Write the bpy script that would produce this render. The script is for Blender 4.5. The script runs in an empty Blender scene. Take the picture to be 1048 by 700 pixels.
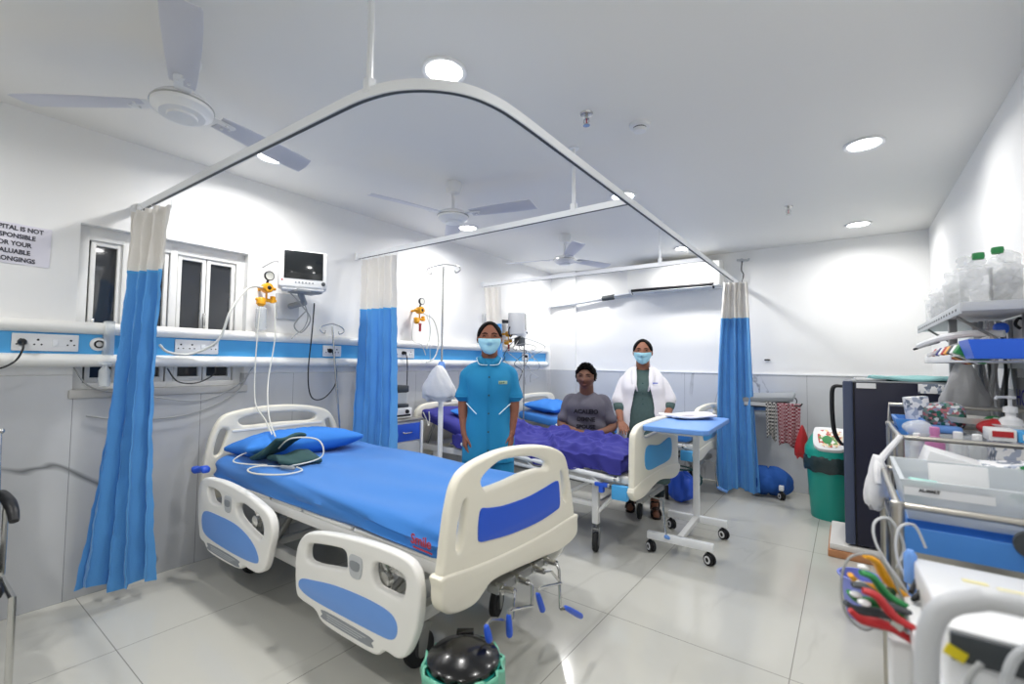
import bpy, bmesh, math, random
from mathutils import Vector, Matrix, Euler
random.seed(7)
PI = math.pi
SC = bpy.context.scene
COL = SC.collection

# ------------------------------------------------------------------ camera, light, exposure
CAM_POS = Vector((0, 0, 1.3))
yaw, pitch, roll, FPX = math.radians(36.242), math.radians(2.556), math.radians(0.6957), 468.48
_f = Vector((-math.sin(yaw)*math.cos(pitch), math.cos(yaw)*math.cos(pitch), math.sin(pitch)))
_r = Vector((math.cos(yaw), math.sin(yaw), 0)); _u = _r.cross(_f)
_r2 = math.cos(roll)*_r + math.sin(roll)*_u; _u2 = -math.sin(roll)*_r + math.cos(roll)*_u
cd = bpy.data.cameras.new('camera'); cam = bpy.data.objects.new('camera', cd); COL.objects.link(cam)
cam.matrix_world = Matrix(((_r2.x, _u2.x, -_f.x, 0), (_r2.y, _u2.y, -_f.y, 0), (_r2.z, _u2.z, -_f.z, CAM_POS.z), (0, 0, 0, 1)))
cd.sensor_width = 36; cd.lens = FPX/1048*36; cd.clip_start = .02
cd.dof.use_dof = True; cd.dof.focus_distance = 3.4; cd.dof.aperture_fstop = 2.0
SC.camera = cam
w = bpy.data.worlds.new('world'); SC.world = w; w.use_nodes = True
w.node_tree.nodes['Background'].inputs[0].default_value = (.02, .022, .028, 1)
w.node_tree.nodes['Background'].inputs[1].default_value = 1
SC.view_settings.view_transform = 'Standard'; SC.view_settings.look = 'None'
SC.view_settings.exposure = -0.08; SC.view_settings.gamma = 1
SC.view_settings.use_curve_mapping = False
LAMP_W = 13
CEIL = 2.57
LIGHTS = [(-2.89, 1.375), (-1.4, 1.385), (-2.88, 3.2), (-1.35, 3.24), (.097, 3.24), (-1.42, 5.08), (.097, 5.06), (-2.88, 5.07), (-1.4, -.45), (-2.89, -.45), (.097, 1.385), (.097, -.45)]

# ------------------------------------------------------------------ materials
def rgb(h):
    h = h.lstrip('#'); c = [int(h[i:i+2], 16)/255 for i in (0, 2, 4)]
    return tuple((x/12.92 if x <= .04045 else ((x+.055)/1.055)**2.4) for x in c) + (1,)
def mat(name, col, rough=.5, metal=0, spec=.5, bump=0, bscale=60, trans=0, emit=0, alpha=1, coat=0, sheen=0, vary=0, vscale=4, ior=1.45):
    m = bpy.data.materials.new(name); m.use_nodes = True
    nt = m.node_tree; p = nt.nodes['Principled BSDF']
    c = rgb(col) if isinstance(col, str) else tuple(col)+(1,)*(4-len(col))
    p.inputs['Base Color'].default_value = c
    p.inputs['Roughness'].default_value = rough; p.inputs['Metallic'].default_value = metal
    p.inputs['Specular IOR Level'].default_value = spec; p.inputs['IOR'].default_value = ior
    p.inputs['Transmission Weight'].default_value = trans; p.inputs['Alpha'].default_value = alpha
    p.inputs['Coat Weight'].default_value = coat; p.inputs['Sheen Weight'].default_value = sheen
    if emit:
        p.inputs['Emission Color'].default_value = c; p.inputs['Emission Strength'].default_value = emit
    tc = nt.nodes.new('ShaderNodeTexCoord')
    if vary:
        n = nt.nodes.new('ShaderNodeTexNoise'); n.inputs['Scale'].default_value = vscale; n.inputs['Detail'].default_value = 4
        nt.links.new(tc.outputs['Object'], n.inputs['Vector'])
        mx = nt.nodes.new('ShaderNodeMix'); mx.data_type = 'RGBA'
        mx.inputs[6].default_value = tuple(x*(1-vary) for x in c[:3])+(1,); mx.inputs[7].default_value = tuple(min(1, x*(1+vary)) for x in c[:3])+(1,)
        nt.links.new(n.outputs['Fac'], mx.inputs[0]); nt.links.new(mx.outputs[2], p.inputs['Base Color'])
    if bump:
        n = nt.nodes.new('ShaderNodeTexNoise'); n.inputs['Scale'].default_value = bscale; n.inputs['Detail'].default_value = 3
        nt.links.new(tc.outputs['Object'], n.inputs['Vector'])
        b = nt.nodes.new('ShaderNodeBump'); b.inputs['Strength'].default_value = bump; b.inputs['Distance'].default_value = .01
        nt.links.new(n.outputs['Fac'], b.inputs['Height']); nt.links.new(b.outputs['Normal'], p.inputs['Normal'])
    return m
def marble(name, base, vein, rough, joint, jx, jy, jx0=0, jy0=0, axes='XY', jw=.004, vs=.6, vthin=.008, cloud=.03, vein_amt=1.0):
    """glazed tile: joint grid in metres plus drifting veins, all from object coordinates"""
    m = bpy.data.materials.new(name); m.use_nodes = True; nt = m.node_tree; N = nt.nodes; Lk = nt.links
    p = N['Principled BSDF']; p.inputs['Roughness'].default_value = rough
    tc = N.new('ShaderNodeTexCoord'); sp = N.new('ShaderNodeSeparateXYZ'); Lk.new(tc.outputs['Object'], sp.inputs[0])
    def math_(op, a, b=None, c=None):
        n = N.new('ShaderNodeMath'); n.operation = op
        for i, v in enumerate((a, b, c)):
            if v is None: continue
            if isinstance(v, (int, float)): n.inputs[i].default_value = v
            else: Lk.new(v, n.inputs[i])
        return n.outputs[0]
    def line(ax, step, off):
        v = math_('SUBTRACT', sp.outputs[ax], off); v = math_('DIVIDE', v, step)
        v = math_('FRACT', v); v = math_('SUBTRACT', v, .5); v = math_('ABSOLUTE', v)
        return math_('GREATER_THAN', v, .5 - jw/2/step)
    j = math_('MAXIMUM', line('XYZ'.index(axes[0]), jx, jx0), line('XYZ'.index(axes[1]), jy, jy0))
    no = N.new('ShaderNodeTexNoise'); no.inputs['Scale'].default_value = vs; no.inputs['Detail'].default_value = 5; no.inputs['Distortion'].default_value = 1.2
    mp = N.new('ShaderNodeMapping'); mp.inputs['Rotation'].default_value = (.6, .5, .3); mp.inputs['Scale'].default_value = (1.7, .45, .8)
    Lk.new(tc.outputs['Object'], mp.inputs[0]); Lk.new(mp.outputs[0], no.inputs['Vector'])
    v = math_('ABSOLUTE', math_('SUBTRACT', no.outputs['Fac'], .5))
    v = math_('SUBTRACT', 1, math_('MINIMUM', math_('DIVIDE', v, vthin), 1))
    n2 = N.new('ShaderNodeTexNoise'); n2.inputs['Scale'].default_value = 1.4; Lk.new(tc.outputs['Object'], n2.inputs['Vector'])
    g = math_('MULTIPLY', math_('MAXIMUM', math_('SUBTRACT', n2.outputs['Fac'], .45), 0), 6); g = math_('MINIMUM', g, 1)
    v = math_('MULTIPLY', math_('MULTIPLY', v, g), vein_amt)
    n3 = N.new('ShaderNodeTexNoise'); n3.inputs['Scale'].default_value = 2.2; n3.inputs['Detail'].default_value = 6; Lk.new(tc.outputs['Object'], n3.inputs['Vector'])
    c = rgb(base); m1 = N.new('ShaderNodeMix'); m1.data_type = 'RGBA'
    m1.inputs[6].default_value = tuple(x*(1-cloud*2) for x in c[:3])+(1,); m1.inputs[7].default_value = tuple(min(1, x*(1+cloud)) for x in c[:3])+(1,)
    Lk.new(n3.outputs['Fac'], m1.inputs[0])
    m2 = N.new('ShaderNodeMix'); m2.data_type = 'RGBA'; m2.inputs[7].default_value = rgb(vein); Lk.new(m1.outputs[2], m2.inputs[6]); Lk.new(v, m2.inputs[0])
    m3 = N.new('ShaderNodeMix'); m3.data_type = 'RGBA'; m3.inputs[7].default_value = rgb(joint); Lk.new(m2.outputs[2], m3.inputs[6]); Lk.new(j, m3.inputs[0])
    Lk.new(m3.outputs[2], p.inputs['Base Color'])
    return m
def printed(name, cols, scale=30, rough=.4):
    """cartons / prints: blocky noise between a few colours"""
    m = bpy.data.materials.new(name); m.use_nodes = True; nt = m.node_tree; N = nt.nodes
    p = N['Principled BSDF']; p.inputs['Roughness'].default_value = rough
    tc = N.new('ShaderNodeTexCoord'); v = N.new('ShaderNodeTexVoronoi'); v.inputs['Scale'].default_value = scale
    nt.links.new(tc.outputs['Object'], v.inputs['Vector'])
    r = N.new('ShaderNodeValToRGB'); r.color_ramp.interpolation = 'CONSTANT'
    sx = N.new('ShaderNodeSeparateColor'); nt.links.new(v.outputs['Color'], sx.inputs[0]); nt.links.new(sx.outputs[0], r.inputs[0])
    e = r.color_ramp.elements
    while len(e) < len(cols): e.new(.5)
    for i, c in enumerate(cols): e[i].position = i/len(cols); e[i].color = rgb(c)
    nt.links.new(r.outputs[0], p.inputs['Base Color'])
    return m
def checker(name, c1, c2, s, rough=.9, stripes=False):
    m = bpy.data.materials.new(name); m.use_nodes = True; nt = m.node_tree; N = nt.nodes
    p = N['Principled BSDF']; p.inputs['Roughness'].default_value = rough
    tc = N.new('ShaderNodeTexCoord'); ck = N.new('ShaderNodeTexChecker'); ck.inputs['Scale'].default_value = s
    ck.inputs[1].default_value = rgb(c1); ck.inputs[2].default_value = rgb(c2)
    nt.links.new(tc.outputs['UV'] if stripes else tc.outputs['Object'], ck.inputs['Vector']); nt.links.new(ck.outputs[0], p.inputs['Base Color'])
    return m
M = {}
def mm(k, *a, **kw): M[k] = mat(k, *a, **kw)
mm('paint', '#f2f2f1', .55, bump=.03, bscale=200)
mm('ceiling_paint', '#e9e8e4', .6)
mm('white_metal', '#e4e4e2', .35)
mm('rail_white', '#eef0f2', .4)
mm('ivory', '#f3eedd', .32, coat=.15)
mm('ivory2', '#f4f3ee', .32)
mm('panel_blue', '#2f5ed6', .4)
mm('panel_light_blue', '#6f9fe6', .4)
mm('sky_blue', '#4fa8e4', .4)
mm('sheet_blue', '#3079c8', .85, bump=.12, bscale=300, sheen=.2, vary=.05, vscale=3)
mm('pillow_blue', '#357fd6', .85, bump=.1, bscale=300)
mm('purple', '#38388f', .85, bump=.15, bscale=250, vary=.08)
mm('curtain_blue', '#5a9fe0', .9, bump=.15, bscale=120, sheen=.2, vary=.06, vscale=6)
mm('curtain_white', '#e9e6e1', .9, bump=.2, bscale=400)
mm('chrome', '#c9c9c7', .22, 1)
mm('steel', '#b9b5ad', .3, 1)
mm('grey_metal', '#9a9b9a', .4, .6)
mm('black', '#15161a', .45)
mm('black_gloss', '#0c0c0e', .22, coat=.2)
mm('rubber', '#2a2b2d', .7)
mm('tyre_grey', '#55575a', .6)
mm('screen', '#1c1f21', .12, coat=.5)
mm('white_plastic', '#e8e9ea', .35)
mm('grey_plastic', '#8d9297', .45)
mm('light_grey', '#c3c6c9', .4)
mm('dark_grey', '#3f4448', .5)
mm('yellow', '#e8a41c', .4)
mm('red', '#b3282c', .5)
mm('green', '#2c8a4c', .5)
mm('pink', '#d98bbf', .35, trans=.2)
mm('teal', '#199a8c', .35)
mm('teal_bag', '#74bfa4', .3, bump=.4, bscale=25)
mm('liner', '#2c3b3d', .25, bump=.4, bscale=30)
mm('navy', '#14162e', .4)
mm('navy_edge', '#475068', .35)
mm('cuff_green', '#2d4e50', .8, bump=.1)
mm('wood', '#b9825a', .6)
mm('foam', '#dcdad6', .7, bump=.2, bscale=50)
mm('glass_dark', '#34373c', .06, coat=.6)
mm('frame_white', '#e9e9e7', .35)
mm('sill', '#b9b8b5', .3, vary=.15, vscale=20)
mm('paper', '#e6e4ee', .6)
mm('ink', '#4a4a55', .7)

mm('clear', '#eef3f5', .1, alpha=.42)
mm('bag_white', '#f0f0f2', .3, bump=.5, bscale=18, trans=.15)
mm('bag_grey', '#cbcbcc', .3, bump=.6, bscale=14, alpha=.72)
mm('skin_brown', '#84523d', .55, vary=.06)
mm('skin_tan', '#96654f', .55, vary=.06)
mm('skin_dark', '#75503f', .55, vary=.06)
mm('hair', '#080605', .7, spec=.12, bump=.25, bscale=120)
mm('scrubs', '#1c7fae', .85, bump=.1, bscale=200, vary=.05)
mm('scrubs_trim', '#d9eef5', .8)
mm('mask_blue', '#a9dcec', .8)
mm('eye_white', '#d8d0c8', .3)
mm('iris', '#140d0a', .2)
mm('coat_white', '#eceaf0', .85, bump=.1, bscale=200)
mm('kurta', '#4d6260', .9, bump=.1, vary=.2, vscale=60)
mm('kurta_dark', '#1e2c30', .9)
mm('tee', '#5d5b66', .9, bump=.1, vary=.12, vscale=70)
mm('trouser_dark', '#1d1d22', .9)
mm('thread_red', '#b8432f', .8)
mm('badge', '#9fb59a', .8)
mm('print_dark', '#2c2b33', .9)
mm('frosted', '#dfe5e9', .4, alpha=.62)
mm('frosted_label', '#e8eaec', .5)
mm('clear_bag', '#f4f6f7', .2, alpha=.42, bump=.5, bscale=30)
mm('jar_clear', '#f6f8f9', .12, alpha=.2)
mm('crinkle', '#f8fafb', .15, alpha=.3, bump=.8, bscale=60)
mm('teal_print', '#9fd6cc', .5)
mm('paper_grey', '#8d8f90', .6)
mm('handle_grey', '#c4c6c9', .3)
mm('yellow_sticker', '#e6d21e', .5)
mm('label_yellow', '#e8dfa8', .5)
mm('label_orange', '#e2a184', .5)
M['print_sticker'] = printed('printed_sticker', ['#efece6', '#efece6', '#c25a4e', '#efece6', '#6d9a52', '#e9cfa0'], 45)
mm('sandal', '#2a1a16', .6)
mm('tray_blue', '#2f66dd', .35)
mm('tub_blue', '#4a8ad8', .35)
mm('sack_blue', '#2458a8', .85, bump=.8, bscale=22)
mm('basin', '#8f9ae6', .35)
mm('tube_clear', '#dcdcd4', .3)
mm('cable_black', '#17181a', .5)
mm('cable_grey', '#a2a4a4', .5)
mm('teal_cloth', '#8fc2c2', .8, bump=.3, bscale=30)
M['floor'] = marble('floor_tile', '#c9c8c0', '#a5a29a', .13, '#8f8d86', .81, 1.613, -.216, .66, 'XY', .004, .5, .01, .02, .25)
M['wall_tile_x'] = marble('wall_tile_side', '#c4c6c9', '#55585c', .16, '#7f8286', .61, 1.203, .605, 0, 'YZ', .003, .6, .007, .05, .8)
M['wall_tile_y'] = marble('wall_tile_back', '#cfd1d4', '#66696d', .16, '#7f8286', .61, 1.203, -1.56, 0, 'XZ', .003, .6, .007, .05, .8)
M['towel_red'] = checker('towel_red', '#7c1f30', '#b9a0a4', 60)
M['towel_black'] = checker('towel_black', '#22242a', '#d4d2cf', 60)
M['print_box'] = printed('printed_carton', ['#e9e9ea', '#e9e9ea', '#aab2c4', '#e9e9ea', '#6f7a8c'], 60)
M['print_cloth'] = printed('printed_cloth', ['#d5d8d8', '#3d4a48', '#6d7f78', '#b06a72', '#25695a', '#8890a8'], 90, .9)

# ------------------------------------------------------------------ mesh helpers
def catmull(pts, n=6, closed=False):
    P = [Vector(p) for p in pts]
    if len(P) < 3 and not closed: return P
    out = []; L = len(P)
    for i in range(L if closed else L-1):
        if closed: a, b, c, d = P[(i-1) % L], P[i], P[(i+1) % L], P[(i+2) % L]
        else: a, b, c, d = P[max(i-1, 0)], P[i], P[i+1], P[min(i+2, L-1)]
        for k in range(n):
            t = k/n
            out.append(.5*((2*b)+(-a+c)*t+(2*a-5*b+4*c-d)*t*t+(-a+3*b-3*c+d)*t**3))
    if not closed: out.append(P[-1])
    return out
class MB:
    def __init__(s): s.bm = bmesh.new()
    def add(s, bm2, mi=0):
        vm = {}
        for v in bm2.verts: vm[v] = s.bm.verts.new(v.co)
        for f in bm2.faces:
            try:
                nf = s.bm.faces.new([vm[v] for v in f.verts]); nf.material_index = mi
            except ValueError: pass
        bm2.free(); return s
    def box(s, c, d, rot=None, bev=0, seg=2, mi=0):
        b = bmesh.new(); bmesh.ops.create_cube(b, size=1)
        for v in b.verts: v.co = Vector((v.co.x*d[0], v.co.y*d[1], v.co.z*d[2]))
        if bev: bmesh.ops.bevel(b, geom=list(b.edges), offset=min(bev, min(d)*.45), segments=seg, profile=.5, affect='EDGES')
        R = Euler(rot).to_matrix() if rot else Matrix.Identity(3)
        for v in b.verts: v.co = R @ v.co + Vector(c)
        return s.add(b, mi)
    def bx(s, x0, x1, y0, y1, z0, z1, bev=0, mi=0):
        return s.box(((x0+x1)/2, (y0+y1)/2, (z0+z1)/2), (abs(x1-x0), abs(y1-y0), abs(z1-z0)), None, bev, 2, mi)
    def tube(s, pts, r, seg=10, smooth=0, closed=False, round_ends=False, mi=0, flat=1.0, up=None):
        if smooth:
            if isinstance(r, (list, tuple)):
                n = smooth; rr = []
                for i in range(len(r)-1):
                    for k in range(n): rr.append(r[i]+(r[i+1]-r[i])*k/n)
                rr.append(r[-1]); r = rr
            pts = catmull(pts, smooth, closed)
        P = [Vector(p) for p in pts]; n = len(P)
        R = list(r) if isinstance(r, (list, tuple)) else [r]*n
        if round_ends:
            d0 = (P[0]-P[1]).normalized(); d1 = (P[-1]-P[-2]).normalized()
            a = []; ra = []
            for k in (1, .92, .7, .4): a.append(P[0]+d0*R[0]*k); ra.append(R[0]*math.sqrt(max(0.02, 1-k*k)))
            b = []; rb = []
            for k in (.4, .7, .92, 1): b.append(P[-1]+d1*R[-1]*k); rb.append(R[-1]*math.sqrt(max(0.02, 1-k*k)))
            P = a+P+b; R = ra+R+rb; n = len(P)
        b = bmesh.new(); rings = []
        T = []
        for i in range(n):
            if closed: t = P[(i+1) % n]-P[i-1]
            else: t = P[min(i+1, n-1)]-P[max(i-1, 0)]
            T.append(t.normalized() if t.length > 1e-9 else Vector((0, 0, 1)))
        ref = Vector(up) if up else (Vector((0, 0, 1)) if abs(T[0].z) < .9 else Vector((0, 1, 0)))
        nrm = (ref - T[0]*ref.dot(T[0])).normalized()
        for i in range(n):
            nrm = (nrm - T[i]*nrm.dot(T[i]))
            nrm = nrm.normalized() if nrm.length > 1e-6 else Vector((1, 0, 0))
            bi = T[i].cross(nrm)
            rings.append([b.verts.new(P[i]+(nrm*math.cos(2*PI*k/seg)*flat+bi*math.sin(2*PI*k/seg))*R[i]) for k in range(seg)])
        for i in range(n if closed else n-1):
            A, B = rings[i], rings[(i+1) % n]
            for k in range(seg): b.faces.new((A[k], A[(k+1) % seg], B[(k+1) % seg], B[k]))
        if not closed:
            b.faces.new(rings[0][::-1]); b.faces.new(rings[-1])
        return s.add(b, mi)
    def loft(s, rings, closed=True, cap=True, mi=0):
        b = bmesh.new(); V = [[b.verts.new(Vector(p)) for p in r] for r in rings]; n = len(rings[0])
        for i in range(len(V)-1):
            for k in range(n if closed else n-1): b.faces.new((V[i][k], V[i][(k+1) % n], V[i+1][(k+1) % n], V[i+1][k]))
        if cap and closed: b.faces.new(V[0][::-1]); b.faces.new(V[-1])
        return s.add(b, mi)
    def lathe(s, prof, c=(0, 0, 0), axis='Z', seg=24, mi=0, cap=True, rot=None):
        rings = []
        for r, h in prof:
            ring = []
            for k in range(seg):
                a = 2*PI*k/seg; p = Vector((r*math.cos(a), r*math.sin(a), h))
                if axis == 'X': p = Vector((h, r*math.cos(a), r*math.sin(a)))
                if axis == 'Y': p = Vector((r*math.sin(a), h, r*math.cos(a)))
                if rot: p = Euler(rot).to_matrix() @ p
                ring.append(p+Vector(c))
            rings.append(ring)
        return s.loft(rings, True, cap, mi)
    def sphere(s, c, r, seg=16, mi=0, rot=None):
        if not isinstance(r, (tuple, list)): r = (r, r, r)
        b = bmesh.new(); bmesh.ops.create_uvsphere(b, u_segments=seg, v_segments=max(6, seg*2//3), radius=1)
        R = Euler(rot).to_matrix() if rot else Matrix.Identity(3)
        for v in b.verts: v.co = R @ Vector((v.co.x*r[0], v.co.y*r[1], v.co.z*r[2]))+Vector(c)
        return s.add(b, mi)
    def soft(s, c, d, r, n=(12, 12, 4), fn=None, rot=None, mi=0):
        """cushion-like rounded box with a free displacement function in local coordinates"""
        b = bmesh.new(); cache = {}
        def vert(p):
            k = tuple(round(x, 5) for x in p)
            if k not in cache: cache[k] = b.verts.new(p)
            return cache[k]
        h = Vector(d)/2
        for ax in range(3):
            u, v = [(1, 2), (2, 0), (0, 1)][ax]
            for sg in (-1, 1):
                for i in range(n[u]):
                    for j in range(n[v]):
                        q = []
                        for (a, c_) in ((i, j), (i+1, j), (i+1, j+1), (i, j+1)):
                            p = [0, 0, 0]; p[ax] = sg*h[ax]; p[u] = -h[u]+d[u]*a/n[u]; p[v] = -h[v]+d[v]*c_/n[v]; q.append(vert(p))
                        if sg < 0: q = q[::-1]
                        b.faces.new(q)
        R = Euler(rot).to_matrix() if rot else Matrix.Identity(3)
        rr = Vector((min(r, h.x*.99), min(r, h.y*.99), min(r, h.z*.99)))
        for v in b.verts:
            p = v.co.copy(); inner = Vector([max(-h[i]+rr[i], min(h[i]-rr[i], p[i])) for i in range(3)])
            o = p-inner; o = Vector([o[i]/rr[i] for i in range(3)])
            if o.length > 1e-6: o.normalize(); p = inner+Vector([o[i]*rr[i] for i in range(3)])
            if fn: p = fn(p)
            v.co = R @ p+Vector(c)
        return s.add(b, mi)
    def plate(s, outline, holes=(), thick=.04, bev=.01, to=None, smooth=5, mi=0, res=3):
        """flat board with rounded edges and cut-outs. outline in 2D; to(u,v,w)->xyz"""
        cu = bpy.data.curves.new('tmp', 'CURVE'); cu.dimensions = '2D'; cu.fill_mode = 'BOTH'
        cu.extrude = max(0, thick/2-bev); cu.bevel_depth = bev; cu.bevel_resolution = res; cu.offset = -bev
        for L in [outline]+list(holes):
            pts = catmull([(p[0], p[1], 0) for p in L], smooth, True) if smooth else [Vector((p[0], p[1], 0)) for p in L]
            sp = cu.splines.new('POLY'); sp.points.add(len(pts)-1); sp.use_cyclic_u = True
            for i, p in enumerate(pts): sp.points[i].co = (p.x, p.y, 0, 1)
        o = bpy.data.objects.new('tmp', cu); COL.objects.link(o)
        dg = bpy.context.evaluated_depsgraph_get(); me = bpy.data.meshes.new_from_object(o.evaluated_get(dg))
        b = bmesh.new(); b.from_mesh(me); bmesh.ops.remove_doubles(b, verts=b.verts, dist=1e-5)
        bpy.data.objects.remove(o); bpy.data.curves.remove(cu); bpy.data.meshes.remove(me)
        for v in b.verts:
            if to: v.co = Vector(to(v.co.x, v.co.y, v.co.z))
        return s.add(b, mi)
    def text(s, body, size, to, thick=.0006, mi=0, align='CENTER', bold=0, space=1.0):
        cu = bpy.data.curves.new('tmp', 'FONT'); cu.body = body; cu.size = size; cu.extrude = thick; cu.align_x = align; cu.align_y = 'CENTER'
        cu.offset = bold; cu.space_line = space; cu.resolution_u = 3
        o = bpy.data.objects.new('tmp', cu); COL.objects.link(o)
        dg = bpy.context.evaluated_depsgraph_get(); me = bpy.data.meshes.new_from_object(o.evaluated_get(dg))
        b = bmesh.new(); b.from_mesh(me); bpy.data.objects.remove(o); bpy.data.curves.remove(cu); bpy.data.meshes.remove(me)
        for v in b.verts: v.co = Vector(to(v.co.x, v.co.y, v.co.z))
        return s.add(b, mi)
    def remesh(s, voxel=.006, smooth=2):
        me = bpy.data.meshes.new('tmp'); bmesh.ops.recalc_face_normals(s.bm, faces=s.bm.faces); s.bm.to_mesh(me)
        o = bpy.data.objects.new('tmp', me); COL.objects.link(o)
        md = o.modifiers.new('r', 'REMESH'); md.mode = 'VOXEL'; md.voxel_size = voxel
        dg = bpy.context.evaluated_depsgraph_get(); m2 = bpy.data.meshes.new_from_object(o.evaluated_get(dg))
        s.bm.free(); s.bm = bmesh.new(); s.bm.from_mesh(m2)
        bpy.data.objects.remove(o); bpy.data.meshes.remove(me); bpy.data.meshes.remove(m2)
        for _ in range(smooth): bmesh.ops.smooth_vert(s.bm, verts=s.bm.verts, factor=.5, use_axis_x=True, use_axis_y=True, use_axis_z=True)
        return s
    def warp(s, fn):
        for v in s.bm.verts: v.co = Vector(fn(v.co))
        return s
    def build(s, name, mats, parent=None, sharp=40, label=None):
        me = bpy.data.meshes.new(name)
        bmesh.ops.recalc_face_normals(s.bm, faces=s.bm.faces)
        if parent is not None:
            inv = wm(parent).inverted()
            for v in s.bm.verts: v.co = inv @ v.co
        s.bm.to_mesh(me); s.bm.free()
        for k in (mats if isinstance(mats, (list, tuple)) else [mats]): me.materials.append(M[k] if isinstance(k, str) else k)
        me.shade_smooth(); me.set_sharp_from_angle(angle=math.radians(sharp))
        o = bpy.data.objects.new(name, me); COL.objects.link(o)
        if parent is not None: o.parent = parent
        if label: o['label'] = label
        return o
def wm(o):
    m = o.matrix_basis.copy()
    while o.parent: o = o.parent; m = o.matrix_basis @ m
    return m
def tag(o, label=None, cat=None, group=None, kind=None):
    if label: o['label'] = label
    if cat: o['category'] = cat
    if group: o['group'] = group
    if kind: o['kind'] = kind
    return o
def thing(name, label, cat, loc=(0, 0, 0), rz=0, group=None):
    o = bpy.data.objects.new(name, None); o.empty_display_size = .1; COL.objects.link(o)
    o.location = loc; o.rotation_euler = (0, 0, rz)
    return tag(o, label, cat, group)
def copy_tree(o, parent=None):
    c = o.copy(); COL.objects.link(c); c.parent = parent
    for ch in list(o.children): copy_tree(ch, c)
    return c
def struct(mb, name, m, **k): return tag(mb.build(name, m, **k), kind='structure')
def local(t):
    """put vertices authored in a thing's own frame into the world"""
    m = wm(t)
    return lambda p: m @ Vector(p)
class LB(MB):
    """builder whose coordinates are the parent's own frame"""
    def build(s, name, mats, parent=None, **k):
        if parent is not None:
            m = wm(parent)
            for v in s.bm.verts: v.co = m @ v.co
        return MB.build(s, name, mats, parent, **k)

# ------------------------------------------------------------------ the room
XL, XR, YB, YF = -3.39, .62, 5.6, -2.2
struct(MB().bx(XL-.3, XR+.3, YF-.2, YB+.3, -.1, 0), 'floor', 'floor')
struct(MB().bx(XL-.3, XR+.3, YF-.2, YB+.3, CEIL, CEIL+.1), 'ceiling', 'ceiling_paint')
WY0, WY1, WZ0, WZ1 = .60, 1.475, 1.11, 2.04
TZ = 1.203
def wall_x(name, x0, x1, y0, y1, holes, zt, mtile, xt0, xt1):
    a = MB(); 
    if holes:
        a.bx(x0, x1, y0, WY0, zt, CEIL); a.bx(x0, x1, WY1, y1, zt, CEIL); a.bx(x0, x1, WY0, WY1, WZ1, CEIL)
        a.bx(xt0, xt1, y0, WY0, 0, zt, mi=1); a.bx(xt0, xt1, WY1, y1, 0, zt, mi=1); a.bx(xt0, xt1, WY0, WY1, 0, WZ0, mi=1)
    else:
        a.bx(x0, x1, y0, y1, zt, CEIL); a.bx(xt0, xt1, y0, y1, 0, zt, mi=1)
    struct(a, name, ['paint', mtile])
wall_x('wall_left', XL-.16, XL, YF, YB, True, TZ, 'wall_tile_x', XL-.16, XL+.006)
wall_x('wall_right', XR, XR+.15, YF, YB, False, TZ, 'wall_tile_x', XR-.006, XR+.15)
struct(MB().bx(XL, XR, YB, YB+.15, TZ, CEIL).bx(XL, XR, YB-.006, YB+.15, 0, TZ, mi=1).bx(XL, -3.0, YB-.05, YB, TZ, CEIL).bx(XL, -2.994, YB-.056, YB, 0, TZ, mi=1), 'wall_back', ['paint', 'wall_tile_y'])
struct(MB().bx(XL, XR, YF-.15, YF, 0, CEIL), 'wall_front', 'paint')
struct(MB().bx(-3.0, XR-.006, YB-.012, YB, TZ, TZ+.014), 'trim_1', 'rail_white')

# window in the left wall: deep reveal, white frame, three dark panes
wd = bpy.data.objects.new('window_1', None); COL.objects.link(wd); wd.location = (XL, 1.04, WZ0); tag(wd, kind='structure')
XF = XL-.085
a = MB()
for (y0, y1) in ((WY0, WY0+.05), (WY1-.05, WY1), (.80, .84), (1.035, 1.075)): a.bx(XF-.03, XF+.03, y0, y1, WZ0, WZ1, .004)
for (z0, z1) in ((WZ0, WZ0+.045), (WZ1-.075, WZ1)): a.bx(XF-.0295, XF+.0295, WY0, WY1, z0, z1, .004)
for (y0, y1) in ((.66, .80), (.85, 1.03), (1.08, 1.24), (1.245, 1.42)):
    for (u0, u1) in ((y0, y0+.022), (y1-.022, y1)): a.bx(XF-.012, XF+.018, u0, u1, WZ0+.045, WZ1-.075, .003)
    for (v0, v1) in ((WZ0+.045, WZ0+.075), (WZ1-.1, WZ1-.075)): a.bx(XF-.011, XF+.017, y0, y1, v0, v1, .003)
a.build('window_frame', 'frame_white', wd)
MB().bx(XF-.012, XF-.006, WY0+.05, WY1-.05, WZ0+.045, WZ1-.075).build('window_pane', 'glass_dark', wd)
MB().bx(XL-.13, XL+.02, WY0-.015, WY1+.02, WZ0-.035, WZ0+.012, .006).build('window_sill', 'sill', wd)
b = MB()
for k in range(9): b.bx(XF-.06, XF-.05, .66+k*.1, .668+k*.1, WZ0, WZ1)
b.build('window_bars', 'dark_grey', wd)
a = MB(); a.bx(XF+.03, XF+.045, 1.225, 1.24, 1.5, 1.6, .003); a.bx(XF+.03, XF+.045, .672, .685, 1.42, 1.52, .003)
a.build('window_handle', 'chrome', wd)

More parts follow.
